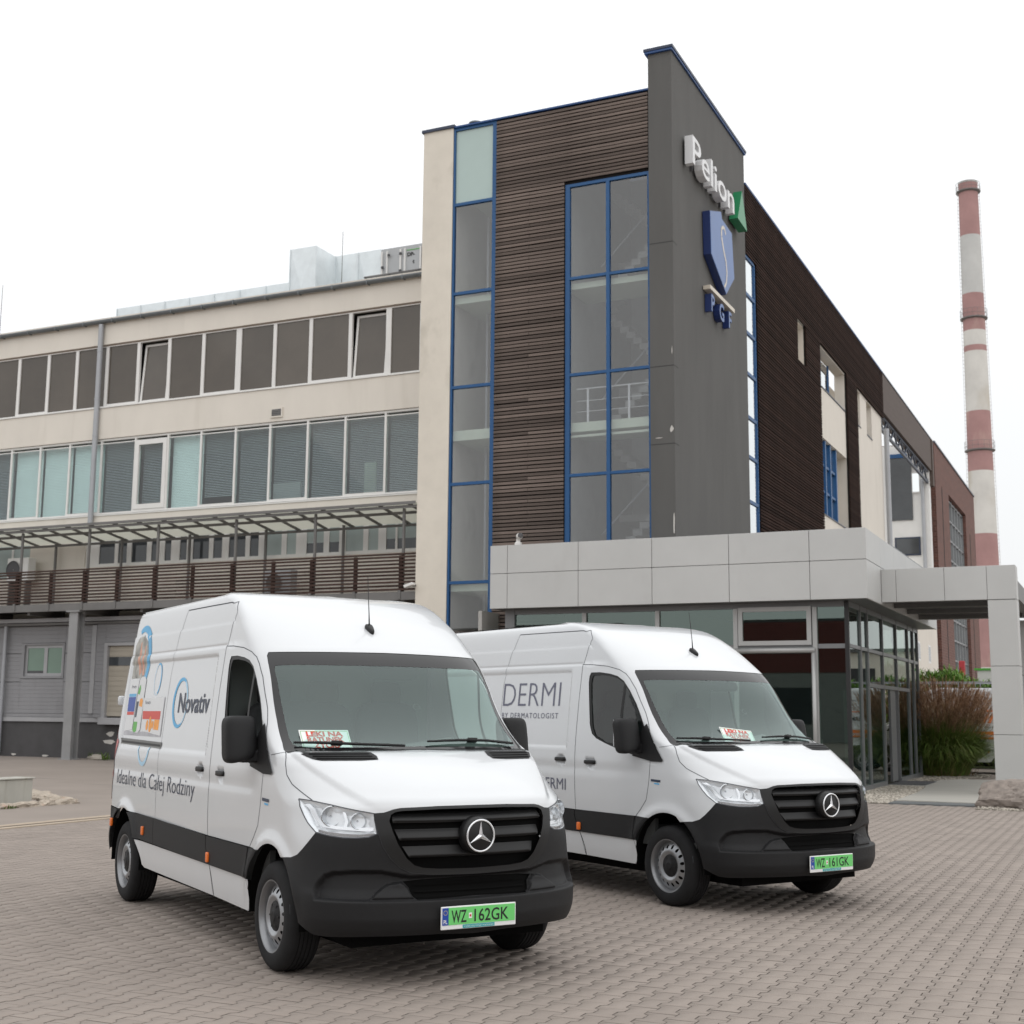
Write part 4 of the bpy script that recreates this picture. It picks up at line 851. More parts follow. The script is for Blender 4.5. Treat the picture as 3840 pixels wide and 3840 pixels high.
def vpos(p, z, side=1, off=0.0, dsp=True):
    """body surface point(s) in van space (x forward, y left)"""
    p = np.atleast_1d(np.asarray(p, float)); z = np.atleast_1d(np.asarray(z, float)) + 0 * p
    def raw(p, z): u, v = S0(p, z); return np.stack([-u, -v, z], -1), u
    e = 1.5e-3
    P0, u = raw(p, z)
    dp = raw(p + e, z)[0] - raw(np.maximum(p - e, 0), z)[0]; dz = raw(p, z + e)[0] - raw(p, z - e)[0]
    n = np.cross(dz, dp); n /= np.linalg.norm(n, axis=1)[:, None] + 1e-12
    n[p < 1e-5, 1] = 0
    s = np.sign((n * (P0 - np.array([-2.2, 0, 1.2]))).sum(1)); s = np.where(s == 0, 1, s); n *= s[:, None]
    o = off(p, z) if callable(off) else off
    dd = (disp(p, z, u) if dsp else 0) + o
    Q = P0 + n * (np.zeros(len(p)) + dd)[:, None]
    if side < 0: Q = Q * [1, -1, 1]; n = n * [1, -1, 1]
    return Q, n
def vnormals(p, z, off, dsp):
    e = 2e-3; f = lambda a, b: vpos(np.maximum(a, 0), b, 1, off, dsp)[0]
    dp = f(p + e, z) - f(np.maximum(p - e, 0), z); dz = f(p, z + e) - f(p, z - e)
    n = np.cross(dz, dp); n /= np.linalg.norm(n, axis=1)[:, None] + 1e-12
    n0 = vpos(p, z, 1, 0, False)[1]; n *= np.sign((n * n0).sum(1) + 1e-9)[:, None]
    n[p < 1e-5, 1] = 0
    return n / (np.linalg.norm(n, axis=1)[:, None] + 1e-12)
def panel_mesh(name, poly, holes=(), step=.035, off=0.0, sides='both', dsp=True, center=False, bst=.018):
    """trimmed patch of the body surface; sides: 'R','L','both' ; center: patch touches the middle line -> one mesh across"""
    loops = [densify(poly, bst)] + [densify(h, bst) for h in holes]
    vs = []; ed = []
    for lp in loops:
        k = len(vs); vs += lp; ed += [(k + i, k + (i + 1) % len(lp)) for i in range(len(lp))]
    B_ = np.array(loops[0]); x0, y0 = B_.min(0); x1, y1 = B_.max(0)
    gx, gy = np.meshgrid(np.arange(x0 + step / 2, x1, step), np.arange(y0 + step / 2, y1, step)); gx[1::2] += step / 2
    g = np.stack([gx.ravel(), gy.ravel()], -1)
    k = sdist(loops[0], g) > step * .35
    for h in loops[1:]: k &= sdist(h, g) < -step * .35
    vs = vs + [tuple(q) for q in g[k]]
    cv, _, cf, *_ = delaunay_2d_cdt([Vector(v) for v in vs], ed, [], 0, 1e-7)
    cv = np.array([tuple(v) for v in cv]); cf = np.array([list(f) for f in cf])
    cen = cv[cf].mean(1); ok = inside(loops[0], cen)
    for h in loops[1:]: ok &= ~inside(h, cen)
    a = cv[cf]; area = np.abs((a[:, 1, 0] - a[:, 0, 0]) * (a[:, 2, 1] - a[:, 0, 1]) - (a[:, 2, 0] - a[:, 0, 0]) * (a[:, 1, 1] - a[:, 0, 1]))
    cf = cf[ok & (area > 1e-9)]
    p, z = cv[:, 0].copy(), cv[:, 1].copy(); p[np.abs(p) < 1e-6] = 0
    Q, _ = vpos(p, z, 1, off, dsp); n = vnormals(p, z, off, dsp)
    fn = np.cross(Q[cf[:, 1]] - Q[cf[:, 0]], Q[cf[:, 2]] - Q[cf[:, 0]]); flip = (fn * n[cf[:, 0]]).sum(1) < 0
    cf[flip] = cf[flip][:, ::-1]
    def mk(nm, V, F, Nn):
        used = np.unique(F); mp = -np.ones(len(V), int); mp[used] = np.arange(len(used)); V, Nn, F = V[used], Nn[used], mp[F]
        me = bpy.data.meshes.new(nm); me.from_pydata(V.tolist(), [], F.tolist())
        me.polygons.foreach_set('use_smooth', [True] * len(me.polygons)); me.normals_split_custom_set_from_vertices(Nn.tolist()); return me
    Qm, nm_ = Q * [1, -1, 1], n * [1, -1, 1]
    if center:
        idx = np.arange(len(Q)) + len(Q); z0 = p == 0; idx[z0] = np.arange(len(Q))[z0]
        return [mk(name, np.vstack([Q, Qm]), np.vstack([cf, idx[cf][:, ::-1]]), np.vstack([n, nm_]))]
    out = []
    if sides in ('R', 'both'): out.append(mk(name, Q, cf, n))
    if sides in ('L', 'both'): out.append(mk(name, Qm, cf[:, ::-1].copy(), nm_))
    return out
def panel(name, mat, parent, poly, **kw):
    return [link(name, me, mat, parent, local=True) for me in panel_mesh(name, poly, **kw)]
def ribbon(name, mat, parent, path, w=.006, off=.0012, sides='both', closed=False):
    """thin line lying on the body surface (panel gaps, seals)"""
    pts = densify(path, .02); pts = pts if closed else pts[:next((i for i in range(len(pts) - 1, -1, -1) if math.dist(pts[i], path[-1]) < 1e-9), len(pts) - 1) + 1]
    out = []
    for sd in ((1, -1) if sides == 'both' else ((1,) if sides == 'R' else (-1,))):
        Q, n = vpos([q[0] for q in pts], [q[1] for q in pts], sd, off); m = len(Q); V = []; F = []
        for i in range(m):
            d = (Q[(i + 1) % m] - Q[i - 1]) if closed else (Q[min(i + 1, m - 1)] - Q[max(i - 1, 0)])
            c = np.cross(d, n[i]); c = c / (np.linalg.norm(c) + 1e-12) * w / 2; V += [Q[i] - c, Q[i] + c]
        for i in range(m if closed else m - 1):
            j = (i + 1) % m; F.append((2 * i, 2 * i + 1, 2 * j + 1, 2 * j))
        out.append(MB().add(V, F).build(name, mat, parent, local=True, smooth=True, fix=False))
    return out
def arc_pts(uc, r, a0, a1, n=14):
    return [su(uc + r * math.cos(R(a0 + (a1 - a0) * i / n)), W_Z + .005 + r * math.sin(R(a0 + (a1 - a0) * i / n))) for i in range(n + 1)]

# ------------------------------------------------------------------ van materials
m_white = pmat('van_white_paint', (.62, .635, .652), rough=.25, var=.012, scale=1.5, coat=.6, spec=.4)
m_plas = pmat('van_grey_plastic', (.0125, .0125, .0135), rough=.55, var=.06, scale=8, bump=.25, bscale=500, spec=.28)
m_black = pmat('van_black_plastic', (.0065, .0065, .007), rough=.45, var=.05, spec=.4)
m_void = pmat('van_void', (.004, .004, .004), rough=.9, var=0, spec=.1)
m_seam = pmat('van_panel_gap', (.10, .105, .115), rough=.8, var=0, spec=.1)
m_frit = pmat('van_glass_border', (.012, .012, .013), rough=.09, var=0, spec=.5)
m_glass = glass('van_windscreen_glass', (.74, .88, .84), ior=1.88, gtint=(.86, 1, .98))
m_sglass = glass('van_side_glass', (.34, .40, .38), ior=1.6)
m_chrome = pmat('van_chrome', (.80, .81, .83), rough=.22, metal=.6, var=0)
m_silver = pmat('van_wheel_silver', (.36, .37, .385), rough=.36, metal=.7, var=.05)
m_rimd = pmat('van_rim_edge', (.24, .245, .255), rough=.38, metal=.7, var=.05)
m_tyre = pmat('van_tyre_rubber', (.016, .016, .017), rough=.82, var=.2, scale=9, bump=.2, bscale=200, spec=.25)
m_lens = glass('van_lamp_lens', (.96, .97, .98), ior=1.5)
m_refl = pmat('van_lamp_reflector', (.62, .64, .66), rough=.16, metal=.9, var=.1, scale=25)
m_bezel = pmat('van_lamp_bezel', (.80, .82, .84), rough=.3, metal=.3, var=.05)
m_lampgrey = pmat('van_lamp_ribbed', (.22, .21, .21), rough=.25, metal=.4, var=.3, scale=60, stretch=(1, 6, .3))
m_amber = pmat('van_amber', (.75, .16, .02), rough=.25, var=.15, scale=80)
m_red = pmat('van_red_lamp', (.35, .02, .02), rough=.2, var=.1)
m_dash = pmat('van_dashboard', (.07, .073, .073), rough=.7, var=.1, scale=6)
m_cabin = pmat('van_cabin_lining', (.13, .14, .137), rough=.85, var=.1)
m_seat = pmat('van_seat_fabric', (.03, .03, .032), rough=.9, var=.2, scale=20)
m_green = pmat('plate_green', (.16, .62, .17), rough=.4, var=.03)
m_pwhite = pmat('plate_white', (.80, .80, .80), rough=.4, var=.02)
m_pblue = pmat('plate_blue', (.01, .06, .35), rough=.4, var=.02)
m_pink = pmat('plate_ink', (.012, .012, .012), rough=.5, var=0)
m_pyel = pmat('plate_stars', (.7, .55, .05), rough=.5, var=0)
m_teal = pmat('plate_teal', (.02, .35, .38), rough=.5, var=0)
m_navy = pmat('decal_navy', (.030, .042, .075), rough=.4, var=.02)
m_dgrey = pmat('decal_slate', (.115, .12, .17), rough=.4, var=.02)
m_blue1 = pmat('decal_sky_blue', (.10, .42, .72), rough=.4, var=.1)
m_blue2 = pmat('decal_pale_blue', (.42, .66, .84), rough=.4, var=.1)
m_dred = pmat('decal_red', (.62, .05, .03), rough=.4, var=.05)
m_dor = pmat('decal_orange', (.85, .33, .03), rough=.4, var=.15, scale=30)
m_dgrn = pmat('decal_green', (.10, .42, .06), rough=.4, var=.1)
m_dphoto = pmat('decal_photo_print', (.34, .33, .30), rough=.4, var=.75, scale=9)
m_dskin = pmat('decal_warm_print', (.62, .30, .20), rough=.4, var=.3, scale=14)
m_dlight = pmat('decal_box_white', (.70, .71, .72), rough=.4, var=.03)
m_dshade = pmat('decal_grey_print', (.42, .42, .45), rough=.4, var=.25, scale=8)
m_rail = pmat('van_slide_rail', (.16, .16, .155), rough=.4, metal=.5, var=.1)

# ------------------------------------------------------------------ van outlines
FLC = [(0, .663), (.164, .669), (.245, .683), (.295, .715), (.339, .768), (.377, .84), (.403, .943), (.411, .999), (.412, 1.039)]
HL = [(.818, 1.110), (.733, 1.105), (.621, 1.085), (.518, 1.061), (.412, 1.039), (.411, .999), (.404, .92), (.444, .899), (.506, .893), (.573, .893), (.645, .900), (.738, .918), (.785, .971), (.812, 1.021), (.83, 1.067)]
TOPG = [(.412, 1.039), (.366, 1.044), (.345, 1.052), (.322, 1.062), (.29, 1.069), (.13, 1.077), (0, 1.078)]
GRI = [(0, 1.062), (.13, 1.061), (.285, 1.053), (.315, 1.047), (.335, 1.032), (.345, .995), (.333, .934), (.31, .858), (.27, .772), (.235, .729), (.195, .712), (.132, .704), (0, .699)]
INT = [(0, .648), (.198, .643), (.28, .635), (.254, .601), (.24, .556), (.227, .530), (.142, .532), (0, .54)]
BONS = [(.723, 1.107), (.773, 1.152), (.827, 1.196), (.855, 1.251), (.849, 1.317), (.815, 1.37), (.791, 1.393)]
WSB = [(.791, 1.393), (.51, 1.397), (.2, 1.404), (0, 1.411)]
WSS = [(.791, 1.393), (.768, 1.45), (.750, 1.6), (.751, 1.88), (.757, 2.0), (.752, 2.05), (.725, 2.076)]
WST = [(.725, 2.076), (.335, 2.083), (0, 2.089)]
WGL = [(0, 1.432), (.49, 1.424), (.64, 1.43), (.672, 1.444), (.680, 1.475), (.672, 1.65), (.690, 1.86), (.703, 1.95), (.69, 1.976), (.66, 1.982), (.49, 1.987), (0, 1.99)]
DSF_UZ = [(1.42, .748), (1.35, .811), (1.27, .899), (1.235, 1.04), (1.22, 1.15), (1.215, 1.26), (1.208, 1.35), (1.222, 1.46), (1.28, 1.57), (1.35, 1.677), (1.425, 1.777), (1.51, 1.898), (1.60, 1.993), (1.66, 2.042), (1.75, 2.082), (1.93, 2.118), (2.17, 2.14), (2.33, 2.145)]
DSF = sup(DSF_UZ)
DSR_UZ = [(2.33, 2.145), (2.335, 2.04), (2.345, 1.83), (2.352, 1.58), (2.355, 1.36), (2.35, 1.1), (2.34, .88), (2.33, .752)]
DSR = sup(DSR_UZ)
WINO_UZ = [(2.185, 2.064), (2.05, 2.064), (1.89, 2.047), (1.77, 2.022), (1.67, 1.975), (1.57, 1.885), (1.46, 1.755), (1.385, 1.645), (1.32, 1.545), (1.275, 1.44), (1.275, 1.285), (1.45, 1.29), (1.68, 1.338), (1.89, 1.39), (2.03, 1.432), (2.10, 1.475), (2.145, 1.56), (2.185, 1.80), (2.212, 1.97), (2.208, 2.03)]
WINO = sup(WINO_UZ + WINO_UZ[:1], .03)[:-1]
TRI_UZ = [(1.295, 1.575), (1.225, 1.49), (1.12, 1.355), (1.035, 1.262), (1.04, 1.243), (1.19, 1.243), (1.46, 1.285), (1.46, 1.33), (1.38, 1.48)]
TRI = sup(TRI_UZ + TRI_UZ[:1], .03)[:-1]
AF_ = arc_pts(.99, .455, 0, 180)

def build_van(root, open_window=False):
    """all parts of one panel van, in the van's own space"""
    W = lambda *a, **k: panel(a[0], a[1], root, a[2], **k)
    UPS = sup([(2.33, 2.145), (2.288, 2.242), (2.243, 2.37)]) + [(.90, 2.44), (.798, 2.486)]
    # --- painted panels
    W('bonnet', m_white, TOPG[::-1] + HL[3:0:-1][:2] + BONS + WSB[1:], center=True, step=.014, bst=.012)
    iA = min(range(len(DSF)), key=lambda i: abs(DSF[i][1] - 1.46) + (0 if DSF[i][0] < 1.3 else 9))
    fend = DSF[:iA + 1] + [su(1.10, 1.372)] + BONS[::-1] + [HL[1], HL[0]] + HL[:10:-1] + [su(.47, .863), su(.52, .811), su(.57, .774), su(.65, .75), su(.80, .737)]
    arch = [q for q in arc_pts(.99, .455, 150, 25, 18) if q[1] > .735]
    up_arch = [q for q in arch if q[0] > su(.80, .737)[0]]
    W('front_wing', m_white, fend + up_arch, step=.03)
    W('windscreen_pillar', m_white, [su(1.10, 1.372)] + DSF[iA:] + UPS[1:] + [(.65, 2.55), (.5, 2.60), (0, 2.60)] + WST[::-1] + WSS[::-1][1:], center=True, step=.04)
    wi = inset(WINO, .028)
    W('door', m_white, DSF + DSR[1:], holes=[WINO], step=.028)
    W('window_seal', m_black, WINO, holes=[wi], off=-.004)
    if not open_window: W('door_window', m_sglass, wi, off=-.012, step=.08)
    else:
        panel('door_window', m_sglass, root, wi, off=-.012, step=.08, sides='L')
    for sd in ('R', 'L'):                                         # divider between drop glass and quarter light
        ribbon('window_divider', m_black, root, [su(1.66, 1.97), su(1.55, 1.31)], w=.035, off=-.010, sides=sd)
    rear = [(float(p_of_u(float(rear_u(z)) - .05, z)), z) for z in np.linspace(2.60, .8, 90)]
    ra = [q for q in arc_pts(WR_U, .46, 180, 0, 22) if q[1] > .785]
    W('cargo_side', m_white, DSR[::-1] + UPS[1:] + [(.65, 2.55), (.5, 2.60)] + rear + [su(5.20, .80), su(5.0, .79)] + ra[::-1] + [su(4.40, .786)], step=.02)
    # --- lower side: dark moulding and white sill
    ang = lambda z: WF_U - .01 + math.sqrt(max(.455 ** 2 - (z - W_Z - .005) ** 2, 0))
    W('side_moulding', m_plas, [su(ang(.745), .745), su(ang(.65), .65), su(ang(.54), .54), su(1.435, .54), su(1.43, .65), su(1.42, .745)], off=.010)
    W('side_moulding', m_plas, [su(1.425, .745), su(1.435, .54), su(2.265, .55), su(2.28, .60), su(2.33, .70), su(2.325, .75)], off=.014)
    W('side_moulding', m_plas, [su(2.335, .75), su(2.34, .70), su(2.29, .60), su(2.275, .55), su(3.70, .572), su(3.715, .782)], off=.014)
    ra2 = [q for q in arc_pts(WR_U, .46, 180, 90, 30) if .575 < q[1] < .785]
    W('side_moulding', m_plas, [su(3.72, .782), su(3.705, .572)] + ra2 + [su(4.40, .786)], off=.014)
    sill = lambda a, b: [su(a[0], a[1]), su(a[2], a[3]), su(b[2], b[3]), su(b[0], b[1])]
    W('sill', m_white, [su(1.437, .535), su(1.445, .32), su(2.18, .335), su(2.265, .545)])
    W('sill', m_white, [su(2.275, .545), su(2.19, .335), su(4.02, .352), su(4.09, .37), su(4.27, .565)])
    W('sill', m_white, [su(ang(.54), .535), su(ang(.42), .42), su(1.440, .33), su(1.433, .535)])
    rb = [q for q in arc_pts(WR_U, .46, 0, 90, 30) if .45 < q[1] < .785]
    W('rear_bumper_corner', m_plas, [su(5.0, .785), su(5.20, .795), su(5.26, .60), su(5.24, .42), su(5.12, .40)] + rb, off=.006)
    W('rear_bumper_corner', m_plas, sup([(4.76, .80), (5.20, .815), (5.22, .72), (4.88, .70), (4.76, .80)], .03)[:-1], off=-.008)
    W('tail_lamp', m_red, [su(5.17, .85), su(5.275, .85), su(5.255, 1.5), su(5.15, 1.5)], off=.004)
    # --- bumper and grille
    bum = [(0, .300), (.131, .312), (.418, .312), (.70, .304), (.80, .31), (.87, .33)] + [q for q in arc_pts(.99, .455, 178, 120, 22) if q[1] < .735] + [su(.80, .737), su(.65, .75), su(.57, .774), su(.52, .811), su(.47, .863)] + HL[11:5:-1] + FLC[::-1][2:]
    W('bumper', m_plas, bum + INT, center=True, step=.009, bst=.009)
    W('lower_intake', m_void, [(q[0] * 1.15, .655 if i < 4 else .515) for i, q in enumerate(INT)], center=True, off=-.055, dsp=False)
    W('grille_surround', m_black, FLC + TOPG[1:] + GRI, center=True, off=lambda p, z: .006 + 0 * p, step=.02, dsp=False)
    W('grille_backing', m_void, [(q[0] * 1.13, q[1] + (.02 if q[1] > 1 else -.02)) for q in GRI], center=True, off=-.05, dsp=False)
    gz = lambda z, k: max(0.0, float(np.interp(z, [q[1] for q in GRI[:4:-1]], [q[0] for q in GRI[:4:-1]])) - .014)
    for zb, zt in ((.985, 1.050), (.878, .948), (.771, .838)):
        L_ = [(0, zb)] + [(gz(zb + (zt - zb) * k / 4, 0), zb + (zt - zb) * k / 4) for k in range(5)] + [(0, zt)]
        h = zt - zb
        W('grille_slat', m_black, L_, center=True, step=.014, bst=.012, dsp=False, off=lambda p, z, zb=zb, h=h: -.004 - .035 * np.clip((z - zb) / h, 0, 1) ** 1.3 - .016 * sstep(.12, 0, (z - zb) / h))
    for k in range(3):
        W('intake_bar', m_void, [(0, .556 + .028 * k), (.232, .556 + .028 * k), (.232, .561 + .028 * k), (0, .561 + .028 * k)], center=True, off=-.04, dsp=False)
    # emblem: round black boss, chrome ring, three-pointed star
    ez, ex = .9, .012
    boss = MB().lathe([(0, .020), (.085, .018), (.104, .008), (.116, -.02), (.118, -.06)], (ex, 0, ez), 'x', 40).build('emblem', m_black, root, smooth=40, local=True)
    ring = MB()
    for i in range(48):
        for j in range(8):
            a, b = 2 * math.pi * i / 48, 2 * math.pi * j / 8; r = .0955 + .0062 * math.cos(b)
            ring.v.append((ex + .020 + .006 * math.sin(b), r * math.cos(a), ez + r * math.sin(a)))
            ring.f.append((i * 8 + j, i * 8 + (j + 1) % 8, ((i + 1) % 48) * 8 + (j + 1) % 8, ((i + 1) % 48) * 8 + j))
    ring.build('emblem_ring', m_chrome, boss, smooth=True, local=True)
    st = MB(); tip, inn = .092, .0165
    P6 = []
    for k in range(6):
        a = math.pi / 2 + k * math.pi / 3; r = tip if k % 2 == 0 else inn; P6.append((r * math.cos(a), r * math.sin(a)))
    st.v = [(ex + .038, 0, ez)] + [(ex + .022, y, ez + z) for y, z in P6]
    st.f = [(0, 1 + k, 1 + (k + 1) % 6) for k in range(6)]
    st.build('emblem_star', m_chrome, boss, local=True)
    # --- headlights
    ihl = inset(HL, .012)
    for sd, sg in (('R', 1), ('L', -1)):
        hb = panel('headlight', m_bezel, root, HL, sides=sd, off=lambda p, z: -.004 - .034 * np.clip(sdist(HL, np.stack([p, z], -1)) / .03, 0, 1), step=.014, bst=.012, dsp=False)[0]
        for (pc, zc, rr, nm) in ((.655, 1.022, .064, 'big'), (.505, .998, .050, 'small')):
            c0, n0 = vpos([pc], [zc], sg, -.052, False); c0, n0 = c0[0], Vector(n0[0])
            ax = (Vector((1, 0, 0)) * .75 + n0 * .5).normalized(); xx = ax.orthogonal().normalized(); yy = ax.cross(xx)
            m = MB(); prof = [(1.0, .045), (.93, .05), (.85, .028), (.65, .008), (.4, -.006), (.2, -.012), (.17, .010), (.08, .022), (0.001, .024)]
            for r_, h_ in prof:
                for j in range(28):
                    a = 2 * math.pi * j / 28; m.v.append(tuple(Vector(c0) + ax * h_ + (xx * math.cos(a) + yy * math.sin(a)) * rr * r_))
            for i in range(len(prof) - 1):
                for j in range(28): m.f.append((i * 28 + j, i * 28 + (j + 1) % 28, (i + 1) * 28 + (j + 1) % 28, (i + 1) * 28 + j))
            m.build('lamp_reflector', m_refl, hb, smooth=50, local=True)
        drl = [(.80, 1.085), (.765, 1.04), (.735, .985), (.70, .955), (.62, .944), (.52, .938), (.44, .934), (.42, .94), (.42, .958), (.50, .956), (.60, .962), (.69, .975), (.715, 1.01), (.735, 1.06), (.76, 1.09)]
        panel('daylight_strip', m_chrome, hb, drl, sides=sd, off=-.016, dsp=False, step=.012)
        panel('daylight_strip', m_chrome, hb, [(.560, .945), (.545, .99), (.555, 1.045), (.570, 1.05), (.562, .99), (.578, .95)], sides=sd, off=-.02, dsp=False, step=.012)
        panel('turn_signal', m_lampgrey, hb, [(.722, .936), (.66, .925), (.57, .918), (.49, .914), (.415, .924), (.418, .912), (.45, .904), (.506, .899), (.573, .899), (.645, .905), (.725, .921)], sides=sd, off=-.008, dsp=False, step=.012)
        panel('lamp_cover', m_lens, hb, HL, sides=sd, off=.001, dsp=False, step=.05)
    # --- windscreen
    W('windscreen_border', m_frit, [(0, 1.411)] + WSB[::-1][1:-1] + WSS + WST[1:] + WGL[::-1], center=True, off=-.003, dsp=False)
    W('windscreen', m_glass, WGL, center=True, off=-.004, dsp=False, step=.09)
    W('rain_sensor', m_void, [(0, 1.99), (.125, 1.99), (.118, 1.95), (.10, 1.915), (.07, 1.90), (0, 1.898)], center=True, off=-.022, dsp=False)
    # wipers
    for pts, sd in (([(.665, 1.440), (.48, 1.440), (.30, 1.432), (.06, 1.420)], 1), ([(.03, 1.447), (.18, 1.455), (.36, 1.452), (.60, 1.430)], -1)):
        Q = vpos([q[0] for q in pts], [q[1] for q in pts], sd, .018, False)[0]
        m = MB().tube(Q, [.007, .010, .010, .009], 6)
        m.obox((Q[1] + Q[2]) / 2, (Vector(Q[2] - Q[1])) * .16, (.012, 0, .004), (.0, 0, .014)); m.build('wiper', m_black, root, smooth=True, local=True)
    # cowl under the screen
    W('cowl', m_black, [(0, 1.412), (.2, 1.406), (.5, 1.399), (.78, 1.395), (.78, 1.388), (.5, 1.388), (.2, 1.396), (0, 1.402)], center=True, off=.003, step=.02)
    # bonnet vents
    vent = [fv(v, z) for v, z in [(.865, 1.366), (.79, 1.376), (.46, 1.379), (.43, 1.374), (.418, 1.352), (.43, 1.332), (.54, 1.327), (.78, 1.326), (.82, 1.335)]]
    for sd in ('R', 'L'):
        vb = panel('bonnet_vent', m_plas, root, vent, sides=sd, off=.003, step=.02)[0]
        for k, zz in enumerate((1.336, 1.350, 1.364)):
            l = [fv(.445 + .005 * k, zz), fv(.80 + .012 * k, zz)]
            ribbon('vent_slot', m_void, vb, l, w=.016, off=.0045, sides=sd)
    # --- panel gaps
    G = lambda pth, **k: ribbon('panel_gap', m_seam, root, pth, **k)
    G(BONS + [(.791, 1.393)]); G(DSF); G(DSR + sup([(2.335, .70), (2.285, .60), (2.268, .55), (2.225, .46), (2.185, .335)]))
    G(UPS); G([(.798, 2.486), su(2.6, 2.489), su(2.9, 2.492), su(3.50, 2.495)], w=.009)
    G(sup([(3.50, 2.495), (3.62, 2.267), (3.68, 2.12), (3.72, 1.964), (3.73, 1.45), (3.72, 1.0), (3.715, .79)]), w=.004)
    G([su(1.10, 1.372), (.791, 1.393)], w=.004); G(HL + [HL[0]], w=.007); G([q for q in FLC], w=.004, sides='both')
    W('panel_gap', m_seam, [(p_of_u(.66, .40), .40), (p_of_u(.66, .40) + .001, .46), (p_of_u(.66, .46) + .003, .46), (p_of_u(.66, .40) + .003, .40)], step=.2)
    # --- handles, lights, badges, mirrors
    for sg in (1, -1):
        for uc, zc in ((2.59, 1.222), (2.11, 1.208)):
            c, n = vpos([float(p_of_u(uc, zc))], [zc], sg, .022); c = c[0]
            v, f = superq(.088, .014, .019, .35, .6, 18, 8); MB().add([(c[0] + q[0], c[1] + q[1], c[2] + q[2]) for q in v], f).build('door_handle', m_black, root, smooth=True, local=True)
        for uc, zc in ((2.262, .60), (4.02, .655), (4.99, .66)):
            c, n = vpos([float(p_of_u(uc, zc))], [zc], sg, .017); c = c[0]
            v, f = superq(.027, .010, .036, .3, .3, 16, 8); MB().add([(c[0] + q[0], c[1] + q[1], c[2] + q[2]) for q in v], f).build('side_marker', m_amber, root, smooth=True, local=True)
        sd = 'R' if sg > 0 else 'L'
        panel('side_badge', m_navy, root, [su(1.20, 1.067), su(1.07, 1.062), su(1.07, 1.083), su(1.20, 1.088)], sides=sd, off=.003)
        panel('side_badge', m_blue1, root, [su(1.155, 1.045), su(1.085, 1.041), su(1.085, 1.053), su(1.155, 1.057)], sides=sd, off=.003)
        panel('mirror_base', m_plas, root, TRI, sides=sd, off=.012, step=.05)
        mm = MB(); v, f = superq(.080, .112, .152, .38, .45, 26, 18)
        cx, cy, cz = -1.40, -1.085, 1.475
        mm.add([(cx + q[0] - .03 * (q[2] / .16) + (.035 * (abs(q[1]) / .12) ** 2 * -1), sg * (cy - q[1]) , cz + q[2] - .03 * q[1] / .12 * (q[2] < 0)) for q in v], f)
        mr = mm.build('mirror', m_plas, root, smooth=True, local=True)
        ar = MB().obox((-1.37, sg * -1.00, 1.355), (.045, 0, 0), (0, .10, 0), (0, .0, .042)); ar.build('mirror_arm', m_plas, mr, bevel=.012, local=True)
        MB().obox((-1.497, sg * -1.085, 1.49), (.004, 0, 0), (0, .095, 0), (0, 0, .12)).build('mirror_glass', m_chrome, mr, local=True)
    # --- wheels
    for uc in (WF_U, WR_U):
        for sg in (1, -1):
            yo = sg * -.978; build_wheel(root, -uc, yo, sg)
    # --- underside, wheel wells, back and roof
    ub = MB().box(-5.0, -.35, -.70, .70, .22, .52); ub.build('underbody', m_void, root, local=True)
    MB().box(-4.2, -1.5, -.86, .86, .33, .52).build('underbody', m_void, root, local=True)
    for uc in (WF_U - .01, WR_U):
        for sg in (1, -1):
            m = MB(); 
            for i in range(19):
                a = math.pi * i / 18 * 1.06 - .1; m.v += [(-uc + .462 * math.cos(a), sg * -.968, W_Z + .01 + .462 * math.sin(a)), (-uc + .462 * math.cos(a), sg * -.55, W_Z + .01 + .462 * math.sin(a))]
            m.f = [(2 * i, 2 * i + 1, 2 * i + 3, 2 * i + 2) for i in range(18)]
            m.f.append(tuple(2 * i + 1 for i in range(19))); m.build('wheel_well', m_void, root, local=True, fix=False)
    m = MB(); zs = [.40, .8, 1.2, 1.6, 2.0, 2.3, 2.5, 2.6]
    for z in zs:
        for k in range(9):
            t = -1 + 2 * k / 8; u_ = float(rear_u(z)) - .055 * abs(t) ** 3; w_ = float(WF(z)) * .785; m.v.append((-u_, w_ * t, z))
    for i in range(len(zs) - 1):
        for k in range(8): a = i * 9 + k; m.f.append((a, a + 1, a + 10, a + 9))
    m.build('rear_doors', m_white, root, smooth=True, local=True)
    m = MB(); us = np.linspace(2.75, 5.19, 24)
    for u_ in us:
        for k in range(15):
            t = -1 + 2 * k / 14; w_ = .70 * min(1, ((u_ - 2.70) / .7) ** .45) * (1 if u_ < 5.0 else (1 - ((u_ - 5.0) / .19) ** 3 * .25)); m.v.append((-u_, w_ * t, 2.592))
    for i in range(len(us) - 1):
        for k in range(14): a = i * 15 + k; m.f.append((a, a + 1, a + 16, a + 15))
    m.build('roof', m_white, root, smooth=True, local=True)
    for sg in (1, -1):
        for zz in (1.75, .79):
            v, f = superq(.03, .028, .045, .4, .4, 12, 8); MB().add([(-5.33 + q[0], sg * (-.90 + q[1]), zz + q[2]) for q in v], f).build('door_hinge', m_white, root, smooth=True, local=True)
    # aerial
    c, n = vpos([.0], [2.262], 1, 0, False); c = c[0]
    m = MB(); v, f = superq(.065, .026, .022, .6, .7, 16, 8)
    for q in v:
        w_ = Vector(q); w_.y *= 1 - .45 * q[0] / .065; w_.rotate(Matrix.Rotation(R(33), 3, 'Y')); m.v.append((c[0] + w_.x, c[1] + w_.y, c[2] + w_.z + .012))
    m.f = list(f); ae = m.build('aerial', m_black, root, smooth=True, local=True)
